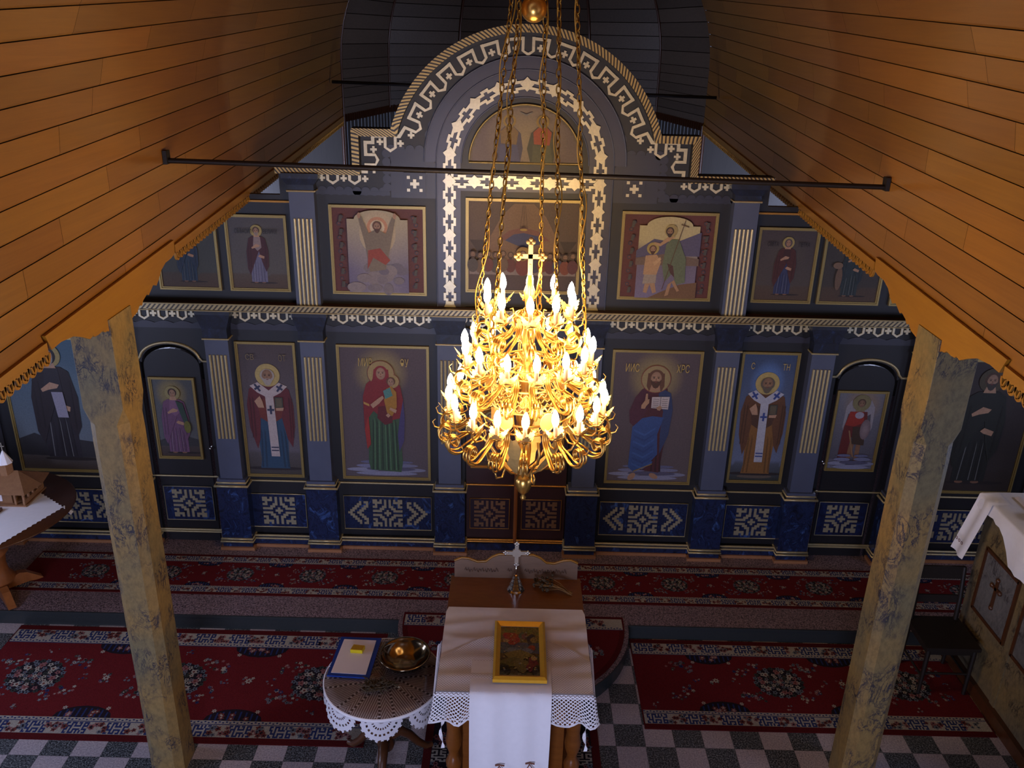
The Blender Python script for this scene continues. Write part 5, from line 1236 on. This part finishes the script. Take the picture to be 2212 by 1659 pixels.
# white tablecloth with crocheted border
X0, X1, YF, YB = -.458, .458, 3.925, 4.725
t = thing('tablecloth', 'white cloth with crocheted net border draped over the front of the lectern', 'tablecloth', (0, 4.3, TZ), None)
O = (0, 4.3, TZ)
m = M(O); m.smooth = True; nx, ny = 36, 34
def cz(u, v):
    x = X0 + (X1 - X0) * u; y = YF + (YB - YF) * v
    r = .005 + .004 * math.sin(y * 38 + 1.5 * math.sin(x * 7)) * max(0, math.sin(v * PI)) ** .5 + .007 * math.exp(-((y - 4.45 - .05 * math.sin(x * 6)) / .03) ** 2) + .006 * math.exp(-((y - 4.56 - .05 * math.cos(x * 5)) / .022) ** 2) + .006 * math.exp(-((y - 4.06) / .03) ** 2)
    return r
def cp(u, v):
    x = X0 + (X1 - X0) * u; y = YF + (YB - YF) * v
    rx = .028 * max(0, v - .93) / .07
    return (x * (1 - rx * abs(2 * u - 1) ** 6), y, TZ + .002 + cz(u, v))
m.grid([[cp(i / nx, j / ny) for j in range(ny + 1)] for i in range(nx + 1)])
for s in (-1, 1):
    m.grid([[(s * (.459 + .012 * a / 3 * (.3 + .7 * (1 - j / ny))), YF + (YB - YF) * j / ny, TZ + .004 - (.012 + .03 * (1 - j / ny)) * a) for j in range(ny + 1)] for a in range(4)])
m.grid([[(X0 + (X1 - X0) * i / nx, YF - .003 * a, TZ + .006 - .014 * a) for i in range(nx + 1)] for a in range(3)])
m.build('cloth', MAT['white'], t)
m = M(O); m.smooth = True; n = 40
P_ = []; UVs = lambda i, j: (i * .0229, j * .02)
for i in range(n + 1):
    u = i / n; x = X0 + (X1 - X0) * u; yt = 4.20 + .24 * math.sin(PI * u) ** .8 * 1.0
    P_.append([(x, YF + (yt - YF) * j / 14, TZ + .010 + cz(u, (YF + (yt - YF) * j / 14 - YF) / (YB - YF))) for j in range(15)])
m.grid(P_, uv=UVs); m.build('crochet_overlay', MAT['lacefine'], t)
m = M(O); m.smooth = True; n = 96; per = []
per += [(-.4625, 4.40 - k * .0475, -1) for k in range(10)]
per += [(-.47 + .94 * k / 40, YF - .012, 0) for k in range(41)]
per += [(.4625, 3.97 + k * .0475, 1) for k in range(10)]
rows = 8; P_ = []; acc = 0
for i, (x, y, sd) in enumerate(per):
    if i: acc += math.dist((x, y), per[i - 1][:2])
    dep = (.20 + .02 * math.sin(acc * 42)) if sd == 0 else .20 * max(.15, 1 - (y - 3.93) / .62)
    wv = .010 * math.sin(acc * 60)
    P_.append([(x + (sd * .022 * j / rows if sd else (.03 * (x / .47) * j / rows)), y - (.012 + wv) * j / rows * (0 if sd else 1), TZ + (.005 if sd == 0 else -.004) - dep * j / rows) for j in range(rows + 1)])
m.grid(P_, uv=lambda i, j: (i * .0235, j * .026)); m.build('crochet_border', MAT['lace'], t)
m = M(O)
m.tube([q[-1] for q in P_], .0075, 5); m.tube([(q[-2][0], q[-2][1], q[-2][2] + .008) for q in P_], .004, 5); m.build('scalloped_hem', MAT['white'], t)
for x in (-.425, .425):
    m = M(O); P_ = [[(x + .008 * math.cos(k * .9) + s * .011 * math.cos(k * .8), YF - .02 + s * .008 * math.sin(k * .8), TZ - .19 - k * .026) for s in (-1, 1)] for k in range(9)]
    m.grid(P_); m.build('hanging_ribbon', MAT['white'], t)
# narrow white runner cloth
m = M((0, 4.0, TZ)); m.smooth = True
path_ = [(4.19, TZ + .018), (4.10, TZ + .020), (4.0, TZ + .019), (3.93, TZ + .018), (3.905, TZ + .005), (3.893, TZ - .05)] + [(3.885 - .012 * math.sin(k * .5), TZ - .05 - k * .07) for k in range(1, 10)]
m.grid([[(-.262 + .478 * i / 24 + (.008 * j / 14) * math.sin(i * .5), y + .006 * math.sin(i * .7) * min(1, j / 6), z) for i in range(25)] for j, (y, z) in enumerate(path_)])
o = m.build('altar_cloth', MAT['white']); tag(o, 'narrow plain white cloth hanging down the front of the lectern under the gold frame', 'cloth')
m = M((0, 4.0, TZ))
for x, z in ((-.08, .55), (.10, .57)):
    m.tube([(x, 3.874, z), (x - .02, 3.874, z - .05)], .003, 4); m.tube([(x, 3.874, z), (x + .03, 3.874, z - .05)], .003, 4); m.tube([(x - .025, 3.874, z + .006), (x, 3.874, z + .012), (x + .03, 3.874, z + .006)], .005, 4)
m.v = [(x, y, z) for x, y, z in m.v]
e = m.build('embroidery', MAT['rustthread']); e.parent = o; e.location = (0, 0, 0)
# gold framed picture lying on the cloth
t = thing('framed_picture', 'gold framed glittering picture lying on the white cloth of the lectern', 'picture', (.028, 4.26, TZ + .02))
O = (.028, 4.26, TZ + .02); xa, xb, ya, yb = -.132, .188, 3.99, 4.535; Z = TZ + .032
m = M(O)
for w0, w1, h0, h1 in ((0, .014, .018, .030), (.014, .024, .030, .024), (.024, .040, .024, .012)):
    o_ = [(xa + w0, ya + w0 * 1.2), (xb - w0, ya + w0 * 1.2), (xb - w0, yb - w0 * 1.2), (xa + w0, yb - w0 * 1.2)]; i_ = [(xa + w1, ya + w1 * 1.2), (xb - w1, ya + w1 * 1.2), (xb - w1, yb - w1 * 1.2), (xa + w1, yb - w1 * 1.2)]
    for k in range(4):
        j = (k + 1) % 4; m.face([(*o_[k], Z + h0), (*o_[j], Z + h0), (*i_[j], Z + h1), (*i_[k], Z + h1)])
        if w0 == 0: m.face([(*o_[k], Z - .004), (*o_[j], Z - .004), (*o_[j], Z + h0), (*o_[k], Z + h0)])
m.build('gold_frame', MAT['gold'], t)
m = M(O); gx0, gx1, gy0, gy1 = xa + .04, xb - .04, ya + .048, yb - .048
for i in range(12):
    for j in range(18):
        q = [(gx0 + (gx1 - gx0) * (i + a) / 12, gy0 + (gy1 - gy0) * (j + b) / 18) for a, b in ((0, 0), (1, 0), (1, 1), (0, 1))]
        v = j / 18; c = L('8a7c34') if v > .62 else (L('5c6470') if v > .42 else L('5a4a28'))
        c = tuple(x * random.uniform(.85, 1.15) for x in c); m.face([(*p, Z + .008) for p in q], 0, c)
zz = Z + .0085
def bl(cx_, cy_, rx, ry, c, n=9, jit=.3):
    global zz; zz += .0002
    m.face([(gx0 + (gx1 - gx0) * cx_ + rx * (1 + random.uniform(-jit, jit)) * math.cos(2 * PI * k / n), gy0 + (gy1 - gy0) * cy_ + ry * (1 + random.uniform(-jit, jit)) * math.sin(2 * PI * k / n), zz) for k in range(n)], 0, L(c))
for a in ((.22, .80, .05, .04, 'a83420'), (.32, .74, .05, .05, 'b84c24'), (.14, .70, .02, .02, 'c8a868'), (.55, .82, .02, .03, '6c7450'), (.62, .8, .025, .03, '8c5c40'), (.8, .74, .03, .05, '3c3438'), (.86, .72, .02, .03, '9c8448'), (.8, .56, .025, .025, 'a04028'), (.35, .50, .06, .03, '74808c'), (.65, .48, .05, .03, '7c8490'), (.45, .40, .08, .04, '8a7c3c'), (.3, .25, .06, .05, '6c6430'), (.55, .2, .05, .06, '7c7040'), (.82, .2, .035, .06, '7c2c34'), (.85, .34, .02, .02, 'c8a868'), (.1, .1, .04, .05, '2c2820'), (.93, .1, .03, .05, '3c3024')): bl(*a)
for k in range(26): bl(random.random() * .9 + .05, random.random() * .85 + .05, .006, .006, random.choice(('c8b070', '9ca0a8', 'b8a878')), 6)
m.build('picture', MAT['glitter'], t)
# standing cross
t = thing('standing_cross', 'silver cross with lobed arms on a stepped bell-shaped base', 'cross', (0, 4.94, TZ)); O = (0, 4.94, TZ)
m = M(O); m.lathe([(.001, .0), (.058, .0), (.060, .008), (.050, .018), (.052, .026), (.041, .042), (.043, .05), (.032, .066), (.034, .074), (.022, .092), (.024, .10), (.014, .115), (.016, .122), (.007, .128), (.006, .17), (.010, .178), (.006, .19), (.008, .20)], (0, 4.94, TZ), 28, smooth=False); m.build('stepped_base', MAT['steel'], t)
m = M(O); a = .013; zc = TZ + .30; y0_, y1_ = 4.934, 4.946
for q in (rect(-a, a, TZ + .20, zc + .075), rect(-.078, .078, zc - a, zc + a), [(-.034, zc), (-.024, zc + .024), (0, zc + .034), (.024, zc + .024), (.034, zc), (.024, zc - .024), (0, zc - .034), (-.024, zc - .024)]): y0_ -= .0006; m.xz(q, y0_, y1_)
m.build('cross', MAT['silver'], t)
for cx_, cz_ in ((-.075, zc), (.075, zc), (0, zc + .072), (0, TZ + .205)):
    m = M(O)
    for dx, dz in ((-.011, 0), (.011, 0), (0, .011), (0, -.011)): m.ball((cx_ + dx, 4.94, cz_ + dz), .010, 8)
    m.build('lobe', MAT['steel'], t)
# dried flowers
t = thing('dried_flowers', 'small bunch of dried brown flowers lying beside the silver cross', 'flowers', (.22, 5.0, TZ)); O = (.22, 5.0, TZ)
m = M(O); m2 = M(O)
for k in range(22):
    e = Vector((.12 + random.random() * .12, 4.90 + random.random() * .14, TZ + .02 + random.random() * .04)); s = Vector((.37 + random.uniform(-.02, .02), 4.90 + random.uniform(-.02, .02), TZ + .006 + random.random() * .01))
    m.tube([s, (s + e) / 2 + Vector((0, 0, .02)), e], .0022, 4)
    for q in range(3): m2.ball(e + Vector((random.uniform(-.015, .03), random.uniform(-.015, .015), random.uniform(-.008, .01))), random.uniform(.006, .012), 6)
m.build('stems', MAT['flower'], t); m2.build('flower_heads', MAT['herb'], t)

# ------------------------------------------------------------------ small round table
SX, SYY, SZ = -.844, 4.39, .75
t = thing('small_round_table', 'small round pedestal table beside the lectern', 'table', (SX, SYY, 0)); O = (SX, SYY, 0)
m = M(O); m.lathe([(.001, SZ - .03), (.33, SZ - .03), (.365, SZ - .02), (.37, SZ - .008), (.36, SZ), (.001, SZ)], (SX, SYY, 0), 40); m.build('table_top', MAT['darkwood'], t)
m = M(O); m.lathe([(.05, .16), (.06, .2), (.045, .25), (.055, .32), (.06, .38), (.035, .45), (.03, .52), (.045, .6), (.06, .68), (.1, .72)], (SX, SYY, 0), 18); m.build('pedestal', MAT['darkwood'], t)
for k in range(3):
    a = -PI / 2 + k * 2 * PI / 3; m = M(O)
    m.tube([(SX + r * math.cos(a), SYY + r * math.sin(a), z) for r, z in ((.03, .24), (.10, .26), (.17, .19), (.23, .10), (.29, .035), (.335, .03))], [.032, .034, .03, .026, .024, .02], 8); m.build('curved_foot', MAT['darkwood'], t)
t = thing('crochet_doily', 'white crocheted doily with hanging scallops over the small round table', 'doily', (SX, SYY, SZ)); O = (SX, SYY, SZ)
m = M(O); m.lathe([(.001, SZ + .002), (.372, SZ + .002), (.376, SZ - .002)], (SX, SYY, 0), 48); m.build('doily_centre', MAT['doilytop'], t)
for k in range(8):
    a0 = 2 * PI * (k + .5) / 8 - PI / 2 + .12 - PI / 8; m = M(O); m.smooth = True; NR, NA = 6, 14; P_ = []
    for i in range(NR + 1):
        rr = i / NR; row = []
        for j in range(NA + 1):
            th = PI * j / NA; s_ = -.138 * rr * math.cos(th) * (1 + .03 * math.cos(j * PI) * (i == NR)); d_ = .165 * rr * math.sin(th) * (1 + .03 * math.cos(j * PI) * (i == NR)); ang = a0 + s_ / .378; R2 = .378 + .05 * d_ + .012 * math.sin(th * 2) * rr
            row.append((SX + R2 * math.cos(ang), SYY + R2 * math.sin(ang), SZ - d_))
        P_.append(row)
    m.grid(P_, uv=lambda i, j: (j / NA * 12, i / NR * 3.5)); m.build('hanging_scallop', MAT['doily'], t)
m = M(O); m.lathe([(.370, SZ - .02), (.381, SZ - .02), (.381, SZ + .001), (.370, SZ + .001)], (SX, SYY, 0), 48); m.build('doily_rim', MAT['white'], t)
m = M((SX, SYY, SZ)); m.lathe([(.001, SZ + .011), (.366, SZ + .011), (.37, SZ + .013), (.366, SZ + .016), (.001, SZ + .016)], (SX, SYY, 0), 48)
tag(m.build('glass_disc', MAT['sheetglass']), 'round clear glass sheet lying on the crocheted doily', 'glass')
GZ = SZ + .017
t = thing('steel_bowl', 'shallow shiny metal bowl standing on the glass of the round table', 'bowl', (-.716, 4.50, GZ)); O = (-.716, 4.50, GZ)
m = M(O); m.lathe([(.001, .004), (.07, .004), (.085, .012), (.125, .035), (.150, .062), (.158, .078), (.163, .08), (.163, .076), (.155, .07), (.130, .03), (.088, .004), (.07, 0), (.001, 0)][::-1], (-.716, 4.50, GZ), 40); m.build('bowl', MAT['bowl'], t)
m = M(O); m.lathe([(.158, .074), (.168, .079), (.168, .084), (.158, .084)], (-.716, 4.50, GZ), 40); m.build('rim', MAT['bowl'], t)
t = thing('notice_folder', 'blue backed sheet of white paper lying on the round table', 'folder', (-1.055, 4.55, GZ)); O = (-1.055, 4.55, GZ)
def quadbox(m, P4, z0, z1, mt=0): m.prism([(x, y, z0) for x, y in P4], (0, 0, z1 - z0), mt)
m = M(O); quadbox(m, [(-1.2, 4.36), (-.925, 4.345), (-.905, 4.735), (-1.18, 4.74)], GZ, GZ + .010); m.build('blue_backing', MAT['blueplastic'], t)
m = M(O); quadbox(m, [(-1.178, 4.385), (-.952, 4.373), (-.937, 4.708), (-1.155, 4.713)], GZ + .0102, GZ + .012); m.build('white_sheet', MAT['paper'], t)
t = thing('yellow_box', 'small yellow box standing on the white sheet of the blue folder', 'box', (-1.045, 4.60, GZ + .012)); O = (-1.045, 4.60, GZ + .012)
m = M(O); quadbox(m, [(-1.088, 4.575), (-1.008, 4.57), (-.998, 4.62), (-1.075, 4.63)], GZ + .0125, GZ + .038); m.build('carton', MAT['yellow'], t)
m = M(O); quadbox(m, [(-1.086, 4.577), (-1.010, 4.572), (-1.0, 4.618), (-1.073, 4.628)], GZ + .0382, GZ + .040); m.build('lid', MAT['yellowtop'], t)
m = M((-.86, 4.30, GZ))
for k in range(130):
    a = random.random() * 2 * PI; c_ = Vector((-.86 + random.gauss(0, .045), 4.27 + random.gauss(0, .028), GZ + .012 + random.random() * .02)); d = Vector((math.cos(a), math.sin(a), random.uniform(0, .3))) * random.uniform(.015, .03)
    m.tube([c_ - d, c_, c_ + d], [.002, .005, .0015], 4)
m.tube([(-.97, 4.36, GZ + .006), (-.90, 4.31, GZ + .012), (-.86, 4.28, GZ + .012)], .005, 5)
tag(m.build('dried_herbs', MAT['herb']), 'dark sprig of dried herbs on the glass in front of the metal bowl', 'herbs')

# ------------------------------------------------------------------ left: big round table with the church model
BX, BY, BZ = -4.34, 6.0, .93
t = thing('large_round_table', 'large dark round table on a turned pedestal at the left edge', 'table', (BX, BY, ST)); O = (BX, BY, ST)
m = M(O); m.lathe([(.001, BZ - .05), (.60, BZ - .05), (.66, BZ - .035), (.70, BZ - .012), (.69, BZ), (.001, BZ)], (BX, BY, 0), 48); m.build('table_top', MAT['darkwood'], t)
m = M(O); m.lathe([(.12, .24), (.14, .28), (.10, .34), (.09, .42), (.10, .5), (.13, .54), (.09, .58), (.085, .68), (.10, .78), (.16, .84), (.2, .88)], (BX, BY, 0), 24); m.build('pedestal', MAT['orangewood'], t)
for k in range(4):
    a = PI / 4 + k * PI / 2; m = M(O); c_, s_ = math.cos(a), math.sin(a); pr = [(.06, .24), (.16, .27), (.22, .25), (.29, .19), (.33, .155), (.33, .147), (.28, .147), (.22, .16), (.06, .16)]
    m.prism([(BX + r * c_ - .03 * s_, BY + r * s_ + .03 * c_, z) for r, z in pr], (.06 * s_, -.06 * c_, 0)); m.build('curved_foot', MAT['orangewood'], t)
m = M((-4.3, 5.9, BZ)); out_ = [(-3.70, 6.08), (-4.08, 6.36), (-4.55, 6.42), (-4.95, 6.02), (-4.85, 5.62), (-4.4, 5.38), (-3.92, 5.47)]
pts = []
for a, b in zip(out_, out_[1:] + out_[:1]):
    n = max(3, int(math.dist(a, b) / .045)); d = (Vector(b) - Vector(a)).normalized(); nn = Vector((d.y, -d.x))
    for k in range(n):
        for q in range(4):
            s_ = (k + q / 4) / n; bp = math.sin(PI * q / 4) * .012; p = Vector(a) + (Vector(b) - Vector(a)) * s_ - nn * bp; pts.append((p.x, p.y, BZ + .004))
m.prism(pts, (0, 0, .002)); m.prism([(-3.71, 6.10, BZ + .006), (-3.69, 6.06, BZ + .006), (-3.65, 6.07, BZ - .06), (-3.655, 6.12, BZ - .06)], (-.006, 0, 0))
tag(m.build('table_cloth', MAT['white']), 'white scalloped cloth lying on the large dark round table', 'cloth')
t = thing('church_model', 'wooden model of a church with porch and white spire on the left table', 'model', (-4.170, 6.22, BZ + .006)); O = (-4.170, 6.22, BZ + .006); b0 = BZ + .0065
m = M(O); m.box((-4.620, 6.06, b0), (-4.000, 6.38, b0 + .012)); m.box((-4.590, 6.10, b0), (-4.130, 6.34, b0 + .13)); m.build('walls', MAT['modelwood'], t)
m = M(O)
for x, y in ((-4.020, 6.08), (-4.020, 6.15), (-4.020, 6.22), (-4.020, 6.29), (-4.020, 6.36), (-4.090, 6.08), (-4.090, 6.36)): m.box((x - .008, y - .008, b0 + .012), (x + .008, y + .008, b0 + .13))
m.box((-4.028, 6.07, b0 + .012), (-4.013, 6.37, b0 + .05)); m.build('porch_posts', MAT['modelwood'], t)
m = M(O); e0, e1, zr, zt = [(-4.670, 6.02), (-3.970, 6.02), (-3.930, 6.22), (-3.970, 6.42), (-4.670, 6.42)], [(-4.570, 6.22), (-4.140, 6.22), (-4.110, 6.22), (-4.140, 6.22), (-4.570, 6.22)], b0 + .13, b0 + .25
for k in range(5):
    j = (k + 1) % 5; m.face([(*e0[k], zr), (*e0[j], zr), (*e1[j], zt), (*e1[k], zt)])
m.face([(*p, zr) for p in reversed(e0)]); m.build('shingled_roof', MAT['modelwood'], t)
m = M(O); hx = [(.055 * math.cos(PI / 3 * k), .055 * math.sin(PI / 3 * k)) for k in range(6)]
m.prism([(-4.200 + x, 6.22 + y, b0 + .19) for x, y in hx], (0, 0, .13)); m.build('bell_tower', MAT['modelwood'], t)
m = M(O); m.lathe([(.06, b0 + .32), (.045, b0 + .35), (.02, b0 + .40), (.004, b0 + .43)], (-4.200, 6.22, 0), 8, smooth=False); m.build('spire', MAT['white'], t)
m = M(O); m.box((-4.203, 6.218, b0 + .43), (-4.197, 6.222, b0 + .50)); m.box((-4.220, 6.218, b0 + .465), (-4.180, 6.222, b0 + .472)); m.build('spire_cross', MAT['silver'], t)
m = M(O)
for x in (-4.490, -4.350, -4.230): m.box((x - .022, 6.094, b0 + .03), (x + .022, 6.10, b0 + .10))
m.build('window', MAT['paper'], t)
t = thing('framed_icon', 'dark framed icon lying on the white cloth in front of the church model', 'icon', (-4.4, 5.78, BZ + .006)); O = (-4.4, 5.78, BZ + .006)
m = M(O); F4 = [(-4.60, 5.60), (-4.24, 5.60), (-4.16, 6.0), (-4.52, 6.0)]; I4 = [(-4.56, 5.64), (-4.27, 5.64), (-4.205, 5.96), (-4.49, 5.96)]
for k in range(4):
    j = (k + 1) % 4; m.prism([(*F4[k], b0), (*F4[j], b0), (*I4[j], b0), (*I4[k], b0)], (0, 0, .03))
m.build('dark_frame', MAT['darkwood'], t)
m = M(O); m.face([(*p, b0 + .012) for p in I4], 0, L('7a5c38'))
for x, y, r, c in ((-4.38, 5.80, .07, '2c2018'), (-4.36, 5.86, .035, '8c6c40'), (-4.40, 5.74, .08, '3a2420')): m.face([(x + r * math.cos(k * PI / 5), y + r * math.sin(k * PI / 5), b0 + .013 + r * .01) for k in range(10)], 0, L(c))
m.build('painting', MAT['paint'], t)

# ------------------------------------------------------------------ right: marbled choir counter, chair
t = thing('choir_counter', 'tall marbled wooden counter with cross panels at the right edge', 'counter', (3.9, 4.8, 0)); O = (3.9, 4.8, 0); TC = 1.45
m = M(O); m.box((3.54, 3.9, .0), (4.25, 5.64, TC)); m.build('counter_body', MAT['counter'], t)
m = M(O); m.box((3.50, 3.86, .0), (3.545, 5.66, .10)); m.build('plinth', MAT['darkwood'], t)
m = M(O); m.box((3.50, 3.86, TC), (4.29, 5.68, TC + .03)); m.build('counter_top', MAT['counter'], t)
for y0_, y1_ in ((5.06, 5.50), (4.50, 4.94), (3.96, 4.38)):
    m = M(O); m.box((3.532, y0_, .60), (3.54, y1_, 1.12)); p = m.build('counter_panel', MAT['counterpanel'], t)
    m = M(O)
    for a in ((y0_ - .012, y0_ + .012, .59, 1.13), (y1_ - .012, y1_ + .012, .59, 1.13), (y0_, y1_, .588, .612), (y0_, y1_, 1.108, 1.132)): m.box((3.522, a[0], a[2]), (3.54, a[1], a[3]))
    m.build('panel_moulding', MAT['darkwood'], t)
    m = M(O); yc = (y0_ + y1_) / 2
    m.box((3.520, yc - .013, .75), (3.533, yc + .013, .98)); m.box((3.520, yc - .05, .90), (3.533, yc + .05, .925))
    for a, b in ((yc, .985), (yc - .055, .912), (yc + .055, .912), (yc, .75)): m.ball((3.527, a, b), .02, 8)
    m.build('relief_cross', MAT['darkwood'], t)
for y in (4.99, 4.44): 
    m = M(O); m.box((3.531, y - .03, .10), (3.54, y + .03, 1.36)); m.build('post_strip', MAT['counter'], t)
t = thing('counter_cloth', 'white cloth with lace edge covering the marbled counter', 'cloth', (3.9, 4.9, TC + .03)); O = (3.9, 4.9, TC + .03); zt = TC + .034
m = M(O); m.smooth = True
def cc(j): y = 5.70 - j * .06; return y
n = 30; P_ = []
for j in range(n + 1):
    y = cc(j); dr = .085 if y > 5.30 else .085 + min(.20, (5.30 - y) * 1.6)
    P_.append([(4.2, y, zt + .003), (3.9, y, zt + .006 + .004 * math.sin(j)), (3.6, y, zt + .004), (3.50, y, zt + .002), (3.488, y, zt - .012), (3.480 - .006 * math.sin(j * 1.3), y, zt - dr * .5), (3.474 - .01 * math.sin(j * 1.3), y, zt - dr - .01 * (j % 2))])
m.grid(P_); m.grid([[(x, 5.70 + .004 * k, zt - k * .03) for x in (3.49, 3.7, 3.9, 4.2)] for k in range(4)]); m.build('cloth', MAT['white'], t)
m = M((3.4, 5.6, TC)); m.smooth = True
P_ = [[(3.478 - .011 * k - .012 * math.sin(i * 1.1), 5.50 + .030 * i + .010 * k, zt + .004 - (.0 if k == 0 else .01 + k * .072)) for i in range(7)] for k in range(8)]
m.grid([[(3.62, 5.50 + .03 * i, zt + .010) for i in range(7)]] + P_)
o = tag(m.build('hand_towel', MAT['white']), 'white embroidered towel hanging off the far corner of the counter', 'towel')
m = M((3.4, 5.6, TC))
for i in range(3): m.tube([(3.385, 5.60 + .04 * i + .012 * math.cos(a), 1.10 + .012 * math.sin(a)) for a in [k * PI / 4 for k in range(8)]], .0025, 4, closed=True)
e = m.build('embroidery', MAT['rustthread']); e.parent = o; e.location = (0, 0, 0)
for i, (x, y, w_, h_, lb) in enumerate(((3.78, 5.50, .17, .22, 'open white sheets on the counter cloth, nearest the icon screen'), (3.86, 5.16, .16, .2, 'folded white paper on the counter cloth, nearer the camera'))):
    m = M((x, y, zt + .01)); P_ = [[(x + w_ * (a / 6 - .5), y + h_ * (b / 4 - .5), zt + .014 + .012 * abs(math.sin(a / 6 * 2 * PI)) + i * .004) for b in range(5)] for a in range(7)]; m.smooth = True; m.grid(P_)
    m.grid([[(p[0], p[1], p[2] - .004) for p in r] for r in P_]); tag(m.build('paper_sheets', MAT['paper']), lb, 'paper')
m = M((3.72, 5.32, zt + .012)); m.lathe([(.001, .0), (.04, .0), (.06, .02), (.065, .04), (.06, .04), (.04, .012), (.001, .01)], (3.72, 5.32, zt + .012), 20)
tag(m.build('dark_dish', MAT['iron']), 'small dark dish between the white papers on the counter', 'dish')
t = thing('wooden_chair', 'dark wooden chair standing beside the marbled counter, behind the right pillar', 'chair', (3.28, 5.37, 0)); O = (3.28, 5.37, 0); x0, x1, y0, y1 = 3.07, 3.475, 5.17, 5.56
m = M(O); m.box((x0, y0, .425), (x1, y1, .455)); m.build('seat', MAT['chairwood'], t)
m = M(O)
for a in (((x0 + .02, y0 + .02, .38), (x1 - .02, y0 + .035, .425)), ((x0 + .02, y1 - .035, .38), (x1 - .02, y1 - .02, .425)), ((x0 + .02, y0 + .02, .38), (x0 + .035, y1 - .02, .425)), ((x1 - .035, y0 + .02, .38), (x1 - .02, y1 - .02, .425))): m.box(*a)
m.build('apron', MAT['chairwood'], t)
for x in (x0 + .03, x1 - .03):
    m = M(O); m.tube([(x, y0 + .03, .011), (x, y0 + .03, .43)], [.014, .019], 8); m.build('leg', MAT['chairwood'], t)
    m = M(O); m.tube([(x, y1 - .01, .011), (x, y1 - .03, .43), (x, y1 - .02, .65), (x, y1 + .02, .90)], [.014, .019, .018, .015], 8); m.build('leg', MAT['chairwood'], t)
m = M(O); m.prism([(x0 + .01, y1 + .005, .80), (x1 - .01, y1 + .005, .80), (x1 - .02, y1 + .02, .90), (x0 + .02, y1 + .02, .90)], (0, .018, 0)); m.build('back_rail', MAT['chairwood'], t)
m = M(O); m.prism([(x0 + .03, y1 - .02, .60), (x1 - .03, y1 - .02, .60), (x1 - .03, y1 - .01, .66), (x0 + .03, y1 - .01, .66)], (0, .014, 0)); m.build('back_rail', MAT['chairwood'], t)
for a, b in (((x0 + .03, y0 + .03, .2), (x1 - .03, y0 + .03, .2)), ((x0 + .03, y0 + .03, .16), (x0 + .03, y1 - .02, .16)), ((x1 - .03, y0 + .03, .16), (x1 - .03, y1 - .02, .16))):
    m = M(O); m.tube([a, b], .009, 6); m.build('stretcher', MAT['chairwood'], t)
